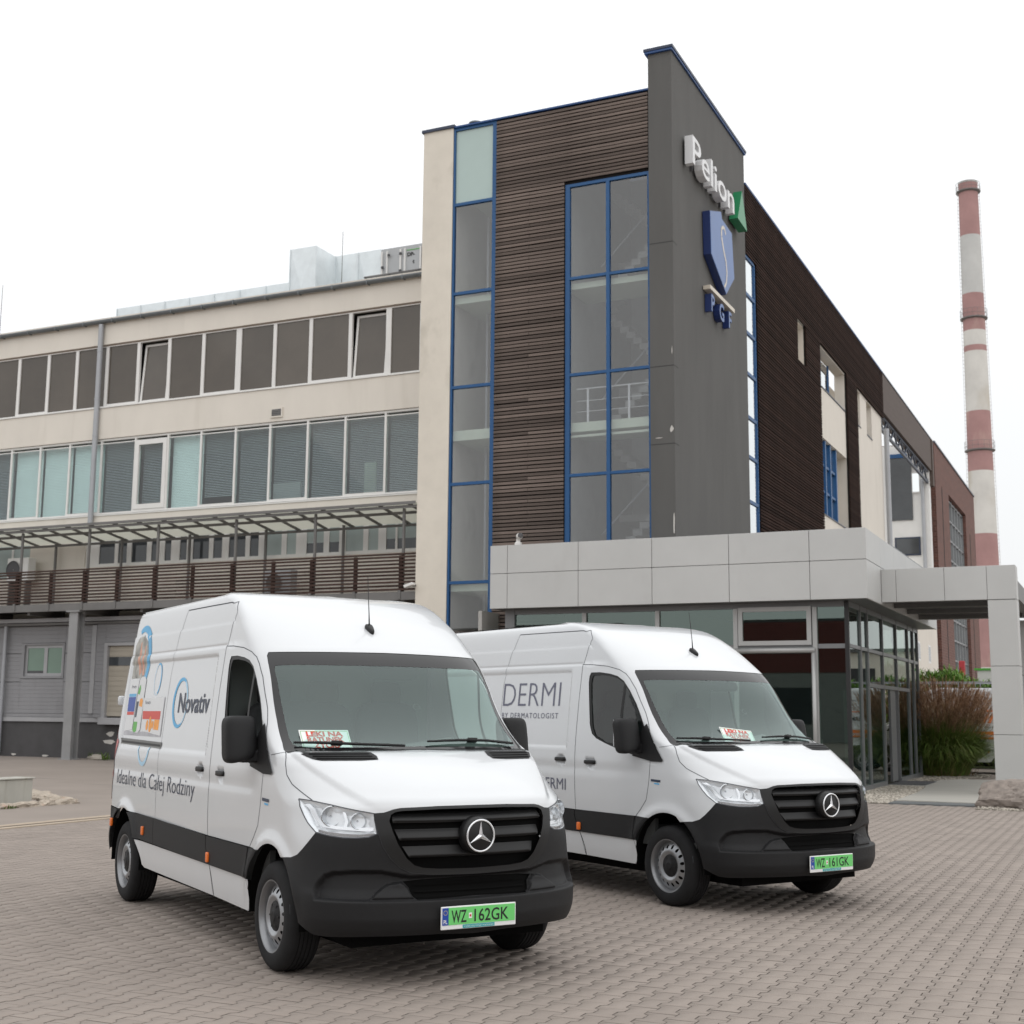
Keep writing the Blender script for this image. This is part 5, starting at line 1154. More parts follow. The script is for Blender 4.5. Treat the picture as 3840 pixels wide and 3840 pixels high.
    MB().tube([(c[0] - .02, c[1], c[2] + .03), (c[0] - .03, c[1], c[2] + .13), (c[0] - .07, c[1], c[2] + .42)], [.007, .004, .0022], 6).build('aerial_rod', m_black, ae, smooth=True, local=True)
    # --- cabin
    MB().box(-2.42, -2.38, -.84, .84, .55, 2.22).build('bulkhead', m_cabin, root, local=True)
    MB().box(-2.40, -.70, -.90, .90, .50, .56).build('cabin_floor', m_dash, root, local=True)
    m = MB(); pr = [(-.72, 1.395), (-1.02, 1.415), (-1.22, 1.43), (-1.42, 1.36), (-1.47, 1.25), (-1.40, 1.0), (-1.30, .58), (-.72, .58)]
    n_ = len(pr); ks = 9
    for k in range(ks):
        y = -.86 + 1.72 * k / (ks - 1)
        for x, z in pr: m.v.append((x - .10 * abs(y / .86) ** 2 * (1 if x > -.8 else 0) - .06 * (1 - abs(y)) * 0, y, z + (.055 * math.exp(-((y - .40) / .20) ** 2) if -1.45 < x < -1.1 else 0)))
    for k in range(ks - 1):
        for i in range(n_ - 1): a = k * n_ + i; m.f.append((a, a + 1, a + 1 + n_, a + n_))
    m.build('dashboard', m_dash, root, smooth=60, local=True)
    m = MB(); cw = Vector((-1.62, .42, 1.28)); ax = Vector((-.80, 0, .60)).normalized(); xx = Vector((0, 1, 0)); yy = ax.cross(xx)
    for i in range(36):
        for j in range(8):
            a, b = 2 * math.pi * i / 36, 2 * math.pi * j / 8; q = cw + (xx * math.cos(a) + yy * math.sin(a)) * (.195 + .015 * math.cos(b)) + ax * .015 * math.sin(b); m.v.append(tuple(q))
            m.f.append((i * 8 + j, i * 8 + (j + 1) % 8, ((i + 1) % 36) * 8 + (j + 1) % 8, ((i + 1) % 36) * 8 + j))
    for a in (0, math.pi, -math.pi / 2):
        d = (xx * math.cos(a) + yy * math.sin(a)); m.bar(cw, cw + d * .19, .04, .015, ax)
    m.bar(cw, cw + Vector((.35, 0, -.22)), .08, .08); m.build('steering_wheel', m_black, root, smooth=50, local=True)
    for y0, wd in ((.42, .26), (-.32, .44)):
        s_ = MB(); v, f = superq(.26, wd, .09, .4, .35, 20, 10); s_.add([(-1.98 + q[0], y0 + q[1], .98 + q[2]) for q in v], f)
        v, f = superq(.07, wd, .36, .4, .35, 20, 10); s_.add([(-2.24 + q[0] - .12 * q[2], y0 + q[1], 1.38 + q[2]) for q in v], f)
        for hy in ((y0,) if wd < .3 else (y0 - .2, y0 + .2)):
            v, f = superq(.05, .13, .10, .5, .5, 14, 8); s_.add([(-2.30 + q[0], hy + q[1], 1.80 + q[2]) for q in v], f)
        s_.build('seat', m_seat, root, smooth=True, local=True)
    for sg in (1, -1):
        MB().box(-2.30, -1.25, sg * -.86, sg * -.90, .56, 1.33).build('door_lining', m_dash, root, local=True)
    # small sensor ring on the screen
    c, n = vpos([.06], [1.70], -1, -.01, False); c = Vector(c[0]); nn = Vector(n[0]); xx = nn.orthogonal().normalized(); yy = nn.cross(xx)
    m = MB().tube([c + (xx * math.cos(a) + yy * math.sin(a)) * .026 for a in np.linspace(0, 2 * math.pi, 25)], .005, 6); m.build('toll_tag', m_black, root, smooth=True, local=True)

def rim_mesh():
    """pressed steel disc with 16 oval holes round a raised ring, made as a trimmed disc"""
    def ring(r, n): return [(r * math.cos(2 * math.pi * i / n), r * math.sin(2 * math.pi * i / n)) for i in range(n)]
    holes = []
    for k in range(16):
        a = 2 * math.pi * (k + .5) / 16; c, s = math.cos(a), math.sin(a)
        holes.append([(c * (.163 + .0185 * math.cos(t)) - s * .0135 * math.sin(t), s * (.163 + .0185 * math.cos(t)) + c * .0135 * math.sin(t)) for t in np.linspace(0, 2 * math.pi, 12, endpoint=False)])
    outer = ring(.204, 64); inner = ring(.045, 24); loops = [outer, inner] + holes; vs = []; ed = []
    for lp in loops:
        k = len(vs); vs += lp; ed += [(k + i, k + (i + 1) % len(lp)) for i in range(len(lp))]
    for r_, n_ in ((.194, 64), (.138, 48), (.128, 48), (.118, 48), (.106, 40), (.07, 32)): vs += ring(r_, n_)
    cv, _, cf, *_ = delaunay_2d_cdt([Vector(v) for v in vs], ed, [], 0, 1e-7)
    cv = np.array([tuple(v) for v in cv]); cf = np.array([list(f) for f in cf]); cen = cv[cf].mean(1); ok = inside(outer, cen) & ~inside(inner, cen)
    for h in holes: ok &= ~inside(h, cen)
    cf = cf[ok]; r = np.hypot(*cv.T)
    dep = np.interp(r, [.045, .095, .108, .122, .134, .163, .186, .204], [.030, .030, .020, .006, .008, .022, .040, .046])
    return cv, cf, dep
RIM = None
def build_wheel(root, x, yo, sg):
    """yo = outer face; axis along y"""
    global RIM
    if RIM is None: RIM = rim_mesh()
    o = -sg                                              # outward sign of y
    T = lambda prof: [(r, yo - o * d) for r, d in prof]
    tp = [(.222, .012), (.232, .004), (.250, .000), (.285, .000), (.310, .006), (.328, .018), (.340, .032), (.3445, .05)]
    for k in range(5):
        d0 = .05 + k * .028; tp += [(.345, d0 + .002), (.345, d0 + .022), (.337, d0 + .0235), (.337, d0 + .0265)]
    tp += [(.345, .195), (.340, .205), (.325, .222), (.29, .235), (.24, .232), (.222, .222)]
    w = MB().lathe(T(tp), (x, 0, W_Z), 'y', 56)
    tyre = w.build('wheel', m_tyre, root, smooth=35, local=True)
    MB().lathe(T([(.203, .10), (.205, .04), (.214, .020), (.222, .006), (.229, .004), (.231, .010), (.222, .02), (.222, .20)]), (x, 0, W_Z), 'y', 56).build('rim', m_rimd, tyre, smooth=40, local=True)
    cv, cf, dep = RIM
    me = bpy.data.meshes.new('rim_disc'); V = [(x + a, yo - o * (d + .012), W_Z + b) for (a, b), d in zip(cv, dep)]
    me.from_pydata(V, [], [tuple(f) if sg > 0 else tuple(f)[::-1] for f in cf]); me.polygons.foreach_set('use_smooth', [True] * len(me.polygons))
    link('rim_disc', me, m_silver, tyre, local=True)
    MB().lathe(T([(0.001, .075), (.20, .085), (.205, .11)]), (x, 0, W_Z), 'y', 40).build('brake', m_void, tyre, local=True)
    cap = MB().lathe(T([(0.001, .016), (.030, .016), (.034, .020), (.066, .024), (.094, .032), (.103, .050)]), (x, 0, W_Z), 'y', 36)
    for k in range(6):
        a = 2 * math.pi * k / 6; cap.obox((x + .066 * math.cos(a), yo - o * .024, W_Z + .066 * math.sin(a)), (.016 * math.cos(a), 0, .016 * math.sin(a)), (-.005 * math.sin(a), 0, .005 * math.cos(a)), (0, .0015, 0))
    cap.build('hub_cap', m_plas, tyre, smooth=40, local=True)

def build_plate(root, left, right):
    m = MB().box(.012, .022, -.265, .265, .345, .482); pl = m.build('number_plate', m_pwhite, root, bevel=.003, local=True)
    B('plate_field', m_green, pl, .0215, .0245, -.2145, .257, .372, .474, local=True)
    B('plate_band', m_pblue, pl, .0215, .0245, -.257, -.2155, .372, .474, local=True)
    f = lambda y0, z0: (lambda a, b, c: (.0256 + c, -y0 + a, z0 + b))
    text_obj('plate_letters', left, m_pink, pl, f(.195, .385), local=True, size=.105, fit=.105, bold=.0012)
    text_obj('plate_letters', right, m_pink, pl, f(.035, .385), local=True, size=.105, fit=.245, bold=.0012)
    text_obj('plate_letters', 'PL', m_pwhite, pl, f(.250, .381), local=True, size=.033, fit=.026, bold=.0006)
    st = MB()
    for k in range(12):
        a = 2 * math.pi * k / 12; st.box(.0245, .0252, -.2365 + .013 * math.cos(a) - .0018, -.2365 + .013 * math.cos(a) + .0018, .446 + .013 * math.sin(a) - .0018, .446 + .013 * math.sin(a) + .0018)
    st.build('plate_stars', m_pyel, pl, local=True)
    B('plate_sticker', m_pwhite, pl, .0245, .0254, -.074, -.052, .405, .438, local=True)
    B('plate_sticker', m_dred, pl, .0254, .0258, -.069, -.057, .415, .428, local=True)
    B('plate_strip', m_teal, pl, .0222, .0240, -.115, .11, .349, .369, local=True)
    text_obj('plate_letters', 'WYNAJEM Z KORZYŚCIĄ DLA TWOJEGO BIZNESU', m_pwhite, pl, (lambda a, b, c: (.0246, -.108 + a, .3545 + b)), local=True, size=.012, fit=.21)

def side_text(root, name, txt, mat, u0, z0, size, fit, bold=0.0, parent=None, space=1.0):
    v, fc = text_geo(txt, size=size, fit=fit, bold=bold, space=space)
    u = u0 - v[:, 0]; z = z0 + v[:, 1]; Q, n = vpos(p_of_u(u, z), z, 1, .0035)
    # one part per word
    fs = sorted(fc, key=lambda f: min(v[i][0] for i in f)); words = [[]]; right = -9
    for f in fs:
        a = min(v[i][0] for i in f)
        if words[-1] and a - right > size * .2: words.append([])
        words[-1].append(f); right = max(right, max(v[i][0] for i in f))
    for w in words:
        ids = sorted({i for f in w for i in f}); mp = {i: k for k, i in enumerate(ids)}
        MB().add([Q[i] for i in ids], [tuple(mp[i] for i in f) for f in w]).build(name, mat, root, local=True, fix=False)
def side_ring(root, name, mat, uc, zc, ru, rz_, t0, t1, a0=0, a1=360, phase=180):
    m = MB(); n = 64; A_ = np.radians(np.linspace(a0, a1, n + 1))
    th = (t0 + (t1 - t0) * (.5 + .5 * np.cos(A_ - math.radians(phase))))
    for s in (0, 1):
        u = uc - (ru - th * s) * np.cos(A_); z = zc + (rz_ - th * s) * np.sin(A_); Q, _ = vpos(p_of_u(u, z), z, 1, .003); m.v += [tuple(q) for q in Q]
    m.f = [(i, i + 1, n + 2 + i, n + 1 + i) for i in range(n)]
    return m.build(name, mat, root, local=True, fix=False)
def side_poly(root, name, mat, pts, off=.003):
    return panel(name, mat, root, sup(list(pts) + [pts[0]], .03)[:-1], sides='R', off=off, step=.02)[0]

VAN1 = (-3.781, 7.657, -.6017); VAN2 = (-2.454, 11.814, -.5393)
def copy_parts(src, dst, skip=(), swap=None):
    for ch in list(src.children):
        nm = ch.name.split('.')[0]
        if nm in skip: continue
        c = ch.copy(); COL.objects.link(c); c.parent = dst; c.matrix_parent_inverse = Matrix.Identity(4)
        if swap and nm in swap: c.data = ch.data.copy(); c.data.materials.clear(); c.data.materials.append(swap[nm])
        for g in list(ch.children):
            d = g.copy(); COL.objects.link(d); d.parent = c; d.matrix_parent_inverse = Matrix.Identity(4)

van_a = thing('delivery_van', 'white delivery van nearest the camera with blue rings and family slogan on its side', 'van', (VAN1[0], VAN1[1], 0), VAN1[2], 'white vans parked in front of the office')
van_b = thing('delivery_van', 'white delivery van parked behind the nearest van with grey skincare lettering on its side', 'van', (VAN2[0], VAN2[1], 0), VAN2[2], 'white vans parked in front of the office')
build_van(van_a, open_window=True)
copy_parts(van_a, van_b)
panel('door_window', m_sglass, van_b, inset(WINO, .028), off=-.012, step=.08, sides='R')
build_plate(van_a, 'WZ', '162GK'); build_plate(van_b, 'WZ', '161GK')
# decals of the nearest van
side_ring(van_a, 'decal_ring', m_blue1, 3.35, 1.725, .20, .205, .012, .045, 60, 300, 180)
side_ring(van_a, 'decal_ring', m_blue2, 3.35, 1.725, .20, .205, .010, .030, -60, 60, 60)
side_ring(van_a, 'decal_ring', m_blue1, 4.09, 1.93, .105, .14, .006, .022, -70, 110, 0)
side_ring(van_a, 'decal_ring', m_blue2, 4.09, 1.93, .105, .14, .004, .010, 110, 290, 110)
side_ring(van_a, 'decal_ring', m_blue1, 4.72, 2.12, .31, .31, .02, .09, -70, 120, 10)
side_ring(van_a, 'decal_ring', m_blue2, 4.20, 1.375, .18, .19, .012, .035, 175, 365, 290)
side_poly(van_a, 'decal_print', m_dphoto, [(4.96, 1.95), (4.96, 2.25), (4.86, 2.32), (4.72, 2.34), (4.56, 2.27), (4.50, 2.12), (4.53, 1.95)], .0022)
side_poly(van_a, 'decal_print', m_dskin, [(4.72, 1.97), (4.80, 2.10), (4.78, 2.27), (4.75, 2.28), (4.72, 2.12), (4.66, 2.00)], .003)
side_poly(van_a, 'decal_print', m_dskin, [(4.62, 1.97), (4.66, 2.08), (4.62, 2.24), (4.59, 2.24), (4.60, 2.10), (4.56, 1.98)], .003)
side_poly(van_a, 'decal_print', m_dshade, [(4.97, 1.44), (4.97, 1.475), (3.80, 1.475), (3.78, 1.44)], .0022)
side_poly(van_a, 'decal_print', m_dlight, [(4.46, 1.77), (4.40, 1.485), (3.80, 1.45), (3.81, 1.775)], .0030)
side_poly(van_a, 'decal_print', m_dshade, [(3.81, 1.775), (3.80, 1.45), (3.775, 1.46), (3.79, 1.77)], .0030)
side_poly(van_a, 'decal_print', m_dred, [(4.42, 1.655), (4.40, 1.585), (3.86, 1.585), (3.865, 1.655)], .0040)
side_poly(van_a, 'decal_print', m_dor, [(4.02, 1.583), (4.02, 1.50), (3.87, 1.495), (3.87, 1.583)], .0040)
for (u_, z_, r_) in ((4.23, 1.535, .045), (4.13, 1.53, .055), (4.06, 1.54, .035), (4.15, 1.575, .035)):
    side_poly(van_a, 'decal_print', m_dor, [(u_ + r_ * .8 * math.cos(a), z_ + r_ * math.sin(a)) for a in np.linspace(0, 2 * math.pi, 14, endpoint=False)], .0046)
side_text(van_a, 'decal_letters', 'Novativ', m_navy, 4.38, 1.715, .05, .17)
side_text(van_a, 'decal_letters', 'WITAMINA D3 2000', m_dlight, 4.36, 1.607, .045, .44, bold=.0015)
side_poly(van_a, 'decal_print', m_dlight, [(4.97, 1.94), (4.95, 1.475), (4.70, 1.49), (4.68, 1.945)], .0030)
side_poly(van_a, 'decal_print', m_pblue, [(4.95, 1.78), (4.945, 1.65), (4.71, 1.65), (4.71, 1.78)], .0040)
side_poly(van_a, 'decal_print', m_blue1, [(4.95, 1.81), (4.95, 1.783), (4.71, 1.783), (4.71, 1.81)], .0040)
side_poly(van_a, 'decal_print', m_dred, [(4.945, 1.648), (4.944, 1.62), (4.715, 1.62), (4.715, 1.648)], .0040)
side_text(van_a, 'decal_letters', 'Novativ', m_navy, 4.90, 1.86, .045, .15)
side_poly(van_a, 'decal_print', m_dlight, [(4.66, 1.93), (4.67, 1.48), (4.60, 1.462), (4.50, 1.465), (4.44, 1.49), (4.45, 1.93), (4.50, 1.96), (4.61, 1.96)], .0042)
side_poly(van_a, 'decal_print', m_dgrn, [(4.67, 1.56), (4.67, 1.48), (4.60, 1.464), (4.55, 1.48), (4.55, 1.56)], .0052)
side_poly(van_a, 'decal_print', m_dgrn, [(4.65, 1.86), (4.66, 1.81), (4.60, 1.80), (4.58, 1.85), (4.61, 1.89)], .0052)
side_poly(van_a, 'decal_print', m_dor, [(4.56, 1.76), (4.57, 1.70), (4.47, 1.69), (4.46, 1.745), (4.50, 1.77)], .0052)
side_poly(van_a, 'decal_print', m_navy, [(4.66, 1.74), (4.66, 1.60), (4.61, 1.60), (4.59, 1.74)], .0052)
side_text(van_a, 'decal_letters', 'Novativ', m_navy, 3.385, 1.648, .222, .80, bold=.004)
side_text(van_a, 'decal_letters', 'Idealne dla Całej Rodziny', m_navy, 4.985, 1.006, .185, 2.30, bold=-.0018)
rl = side_poly(van_a, 'slide_rail', m_rail, [(4.99, 1.412), (4.99, 1.362), (3.715, 1.347), (3.715, 1.397)], .006)
side_poly(rl, 'rail_slot', m_black, [(4.96, 1.390), (4.96, 1.372), (3.74, 1.36), (3.74, 1.378)], .008)
# decals of the second van
side_text(van_b, 'decal_letters', 'DERMI', m_dgrey, 3.70, 1.738, .357, 1.025, bold=-.005)
side_text(van_b, 'decal_letters', 'BY DERMATOLOGIST', m_dgrey, 3.70, 1.617, .078, 1.01, space=1.25)
side_text(van_b, 'decal_letters', 'DERMI', m_dgrey, 2.955, .928, .158, .465)

# paper signs lying against the windscreens
def dash_sign(van, label, y0, y1, zrot, x0=-.985, z0=1.428):
    X, Y, a = van; c, s = math.cos(a), math.sin(a)
    t = thing('dashboard_sign', label, 'sign', (X + c * x0 - s * (y0 + y1) / 2, Y + s * x0 + c * (y0 + y1) / 2, z0), a, 'paper signs behind the windscreens')
    w = abs(y1 - y0); h = .135; tilt = R(52); ct, st_ = math.cos(tilt), math.sin(tilt)
    def f(px, py, o=0):
        q = Vector((-(py * ct) + o * st_, px, py * st_ + o * ct)); q.rotate(Matrix.Rotation(zrot, 3, Vector((st_, 0, ct)))); return tuple(q)
    m = MB().prism([(-w / 2, -.03), (w / 2, -.03), (w / 2, h), (-w / 2, h)], lambda p, q, o: f(p, q, o), .002); pp = m.build('paper', m_pwhite, t, local=True)
    fr = MB()
    for (a0, a1, b0, b1) in ((-w / 2 + .008, w / 2 - .008, h - .012, h - .009), (-w / 2 + .008, -w / 2 + .011, -.02, h - .012), (w / 2 - .011, w / 2 - .008, -.02, h - .012)):
        fr.add([f(a0, b0, .0032), f(a1, b0, .0032), f(a1, b1, .0032), f(a0, b1, .0032)], [(0, 1, 2, 3)])
    fr.build('print_frame', m_dgrn, t, local=True, fix=False)
    for txt, yy in (('LEKI NA', .082), ('RATUNEK', .035), ('ŻYCIU', -.012)):
        v, fc = text_geo(txt, size=.055, bold=.0022, fit=w * (.74 if txt != 'ŻYCIU' else .5))
        MB().add([f(p[0] - w * (.37 if txt != 'ŻYCIU' else .25), p[1] + yy, .004) for p in v], fc).build('print_letters', m_dred, t, local=True, fix=False)
dash_sign(VAN1, 'white paper sign with red lettering behind the nearest van\'s windscreen', -.80, -.44, 0.0)
dash_sign(VAN2, 'white tilted paper sign with red lettering behind the second van\'s windscreen', .02, -.36, R(-7), x0=-.90, z0=1.43)

# ------------------------------------------------------------------ chimney
m_chr = pmat('chimney_red_hazed', (.36, .21, .20), rough=.85, var=.12, scale=.5, stain=((.50, .36, .31), .5, .60, (1, 1, .4)))  # band red is greyed so the aerial haze sits in its colour
m_chw = pmat('chimney_white', (.60, .585, .55), rough=.9, var=.10, scale=.4, stain=((.45, .40, .32), .25, .55, (1, 1, .5)))
m_chg = pmat('chimney_grey', (.50, .50, .485), rough=.9, var=.08, scale=.5)
CHX, CHY = -13.66, 149.35
chm = thing('chimney', 'tall red and white banded factory chimney rising behind the brick building', 'chimney', (CHX, CHY, 0))
cr = lambda z: 1.62 - (1.62 - 1.03) * min(1, z / 60.7) ** .9
bands = [(0, 7, m_chw), (7, 12, m_chr), (12, 21.2, m_chr), (21.2, 28.05, m_chw), (28.05, 34.65, m_chr), (34.65, 41.35, m_chw), (41.35, 42.0, m_chr), (42.0, 43.7, m_chw), (43.7, 47.9, m_chr), (47.9, 54.6, m_chg), (54.6, 60.7, m_chr)]
for z0, z1, mt in bands:
    n = max(1, int((z1 - z0) / 2)); MB().lathe([(cr(z0 + (z1 - z0) * k / n), z0 + (z1 - z0) * k / n) for k in range(n + 1)], (CHX, CHY, 0), 'z', 40).build('shaft_band', mt, chm, smooth=True)
MB().lathe([(1.03, 60.7), (1.07, 60.75), (1.07, 60.9), (.85, 60.9), (.85, 58)], (CHX, CHY, 0), 'z', 40).build('rim', m_chg, chm, smooth=30)
for z in (59.75, 45.1, 30.3):
    r0 = cr(z); pl = MB().lathe([(r0, z - .12), (r0 + .28, z), (r0 + .28, z + .1), (r0, z + .1)], (CHX, CHY, 0), 'z', 40).build('platform', m_steel, chm)
    hr = MB()
    for dz in (.5, 1.0): hr.tube([(CHX + (r0 + .26) * math.cos(a), CHY + (r0 + .26) * math.sin(a), z + dz) for a in np.linspace(0, 2 * math.pi, 33)], .018, 4)
    for a in np.linspace(0, 2 * math.pi, 16, endpoint=False): hr.tube([(CHX + (r0 + .26) * math.cos(a), CHY + (r0 + .26) * math.sin(a), z), (CHX + (r0 + .26) * math.cos(a), CHY + (r0 + .26) * math.sin(a), z + 1.0)], .015, 4)
    hr.build('guard_rail', m_steel, pl)
for sgn in (-1, 1):
    ld = MB(); ux, uy = rt.x * sgn, rt.y * sgn; z = 6.0
    while z < 60.5:
        r_ = cr(z) + .02; p = (CHX + ux * r_, CHY + uy * r_, z); q = (CHX + ux * (r_ + .22), CHY + uy * (r_ + .22), z); ld.tube([p, q], .03, 4); z += .42
    for dd in (.22,): ld.tube([(CHX + ux * (cr(zz) + dd), CHY + uy * (cr(zz) + dd), zz) for zz in np.linspace(6, 60.5, 14)], .022, 4)
    ld.build('ladder', m_chg, chm)

# ------------------------------------------------------------------ entrance path, gravel, boulder
m_path = pmat('path_concrete', (.37, .355, .32), rough=.85, var=.07, scale=.6, stretch=(.5, 3, 1), bump=.25, bscale=60)
m_edge = pmat('dark_path_edge', (.115, .122, .125), rough=.6, var=.12, scale=2)
pl_ = [(-4.42, 27.75), (-2.83, 27.62), (-2.83, 30.7), (-2.95, 38.0), (-4.3, 38.2), (-4.75, 37.3), (-4.9, 36.0), (-4.85, 35.0), (-4.6, 33.2), (-4.45, 31.0)]
path = MB().prism(pl_, lambda a, b, c: (a, b, -.01 + c), .045).build('path', m_path, None); tag(path, kind='structure')
B('path_edge', m_edge, path, -4.44, -2.80, 26.95, 27.66, -.01, .020)
mt_ = thing('door_mat', 'dark ribbed door mat in front of the entrance doors', 'mat', (-5.2, 35.2, .04)); m = MB(); m.box(-5.58, -4.72, 34.2, 36.2, .0, .036); m.build('mat_base', m_cap, mt_)
for k in range(20): B('mat_rib', m_roomd, mt_, -5.57, -4.73, 34.22 + .1 * k, 34.28 + .1 * k, .036, .046)
B('step', m_path, path, -5.6, -4.7, 33.95, 34.18, -.01, .03)
m_peb = pmat('gravel_stone', (.38, .345, .295), rough=.9, var=.12, rnd=.45)
bed1 = [(-5.58, 28.6), (-5.55, 27.05), (-4.47, 26.98), (-4.47, 31.0), (-4.65, 33.4), (-4.75, 33.9), (-5.58, 33.9)]
bed2 = [(-2.78, 26.9), (-2.75, 26.15), (.6, 26.0), (.6, 30.5), (-2.1, 30.5), (-2.2, 30.8), (-2.78, 30.8)]
bed3 = [(-5.58, 36.4), (-4.9, 37.4), (-4.4, 38.5), (-3.9, 40.5), (-4.0, 42.4), (-6.6, 42.6), (-6.6, 40.1), (-5.56, 40.0)]
ico = [(0, 0, 1), (.894, 0, .447), (.276, .851, .447), (-.724, .526, .447), (-.724, -.526, .447), (.276, -.851, .447), (.724, .526, -.447), (-.276, .851, -.447), (-.894, 0, -.447), (-.276, -.851, -.447), (.724, -.526, -.447), (0, 0, -1)]
icf = [(0, 1, 2), (0, 2, 3), (0, 3, 4), (0, 4, 5), (0, 5, 1), (1, 6, 2), (2, 7, 3), (3, 8, 4), (4, 9, 5), (5, 10, 1), (6, 7, 2), (7, 8, 3), (8, 9, 4), (9, 10, 5), (10, 6, 1), (6, 11, 7), (7, 11, 8), (8, 11, 9), (9, 11, 10), (10, 11, 6)]
V = []; F = []
for bed, cnt in ((bed1, 5200), (bed2, 5200), (bed3, 2500)):
    Bd = np.array(bed); lo, hi = Bd.min(0), Bd.max(0); q = rng.uniform(lo, hi, (cnt * 2, 2)); q = q[inside(bed, q)][:cnt]
    for x, y in q:
        s = rng.uniform(.016, .036); a = rng.uniform(0, 6.28); ca, sa = math.cos(a), math.sin(a); k = len(V); sy = rng.uniform(.6, .95); sz = rng.uniform(.45, .7); zb = rng.uniform(0, .02)
        for (i, j, l) in ico: X, Y = i * s, j * s * sy; V.append((x + X * ca - Y * sa, y + X * sa + Y * ca, zb + l * s * sz))
        F += [(a_ + k, b__ + k, c__ + k) for a_, b__, c__ in icf]
mb = MB(); mb.v, mb.f = V, F; gr = mb.build('gravel', m_peb, None, fix=False, smooth=True); tag(gr, 'pale gravel beds along the pavilion and the path', 'gravel', kind='stuff')
gsub = MB().prism(bed1, lambda a, b, c: (a, b, -.012 + c), .014).prism(bed2, lambda a, b, c: (a, b, -.012 + c), .014).prism(bed3, lambda a, b, c: (a, b, -.012 + c), .014); tag(gsub.build('gravel_bed', pmat('gravel_base', (.20, .18, .15), .95, var=.3, scale=20), None), kind='structure')
def rock(name, mat, parent, c, size, seed, sub=4, amp=.22, flat=None):
    bm = bmesh.new(); bmesh.ops.create_icosphere(bm, subdivisions=sub, radius=1.0); r = np.random.default_rng(seed)
    dirs = r.normal(size=(16, 3)); dirs /= np.linalg.norm(dirs, axis=1)[:, None]; cut_ = r.uniform(.62, .95, 16)
    from mathutils import noise
    for v in bm.verts:
        p = v.co.copy(); d = p.normalized(); k = 1.0
        if flat: k = 1 / (abs(d.x) ** (2 / flat) + abs(d.y) ** (2 / flat) + abs(d.z) ** (2 / flat)) ** (flat / 2)
        for q, t in zip(dirs, cut_):
            dt = d.x * q[0] + d.y * q[1] + d.z * q[2]
            if dt * k > t * (1.28 if flat else 1): k = t * (1.28 if flat else 1) / dt
        k *= 1 + amp * .35 * noise.fractal(d * 2.2 + Vector((seed, 0, 0)), 1.0, 2.0, 4) + .05 * noise.noise(d * 9 + Vector((seed, 3, 0)))
        v.co = Vector((d.x * k * size[0], d.y * k * size[1], d.z * k * size[2])) + Vector(c)
    me = bpy.data.meshes.new(name); bm.to_mesh(me); bm.free(); me.polygons.foreach_set('use_smooth', [True] * len(me.polygons)); me.set_sharp_from_angle(angle=R(28)); return link(name, me, mat, parent)
m_rock = pmat('granite', (.235, .20, .175), rough=.9, var=.32, scale=9, bump=.8, bscale=35, stain=((.36, .32, .28), 3, .58, (1, 1, 1)))
tag(rock('boulder', m_rock, None, (-1.78, 27.0, .06), (.98, .62, .44), 5, 5, .3, .42), 'rough grey-brown granite boulder beside the entrance path', 'boulder')

# ------------------------------------------------------------------ planting
m_gr1 = pmat('grass_green', (.115, .185, .035), rough=.6, var=.5, scale=2.0, rnd=.35, spec=.25); m_gr2 = pmat('grass_olive', (.17, .19, .055), rough=.6, var=.4, scale=3, rnd=.35, spec=.25); m_plume = pmat('grass_plume', (.36, .235, .155), rough=.9, var=.3, scale=5, rnd=.4, spec=.1); m_dry = pmat('grass_dry', (.26, .17, .08), rough=.9, var=.3, rnd=.3)
def blade(V, F, base, az, L, lean, droop, w, seg=6, tw=.3):
    x, y, z = base; k = len(V); d = Vector((math.cos(az), math.sin(az), 0)); s = Vector((-math.sin(az), math.cos(az), 0)); p = Vector(base); th = lean
    for i in range(seg + 1):
        t = i / seg; ww = w * (1 - t ** 2.2) * (.55 + .45 * min(1, t * 4)) + .0008; V.append(tuple(p - s * ww)); V.append(tuple(p + s * ww))
        th += droop / seg * (.4 + 1.3 * t); p = p + (d * math.sin(th) + Vector((0, 0, 1)) * math.cos(th)) * (L / seg)
    for i in range(seg): F.append((k + 2 * i, k + 2 * i + 1, k + 2 * i + 3, k + 2 * i + 2))
    return p, th, d
og = thing('ornamental_grass', 'large clump of ornamental grass with brown plumes beside the pavilion glass', 'plant', (-5.22, 41.0, 0))
r = random.Random(11)
for mt, cnt in ((m_gr1, 5200), (m_gr2, 3000)):
    V, F = [], []
    for _ in range(cnt):
        a = r.uniform(0, 6.283); rr_ = .74 * math.sqrt(r.random()); b = (-5.22 + rr_ * math.cos(a), 41.0 + rr_ * math.sin(a), 0)
        blade(V, F, b, a + r.gauss(0, .5), r.uniform(1.2, 2.2), r.uniform(.02, .25) + rr_ * .30, r.uniform(.7, 2.2), r.uniform(.006, .011))
    mb = MB(); mb.v, mb.f = V, F; o = mb.build('leaf_mass', mt, og, fix=False); o['kind'] = 'stuff'
V, F, V2, F2 = [], [], [], []
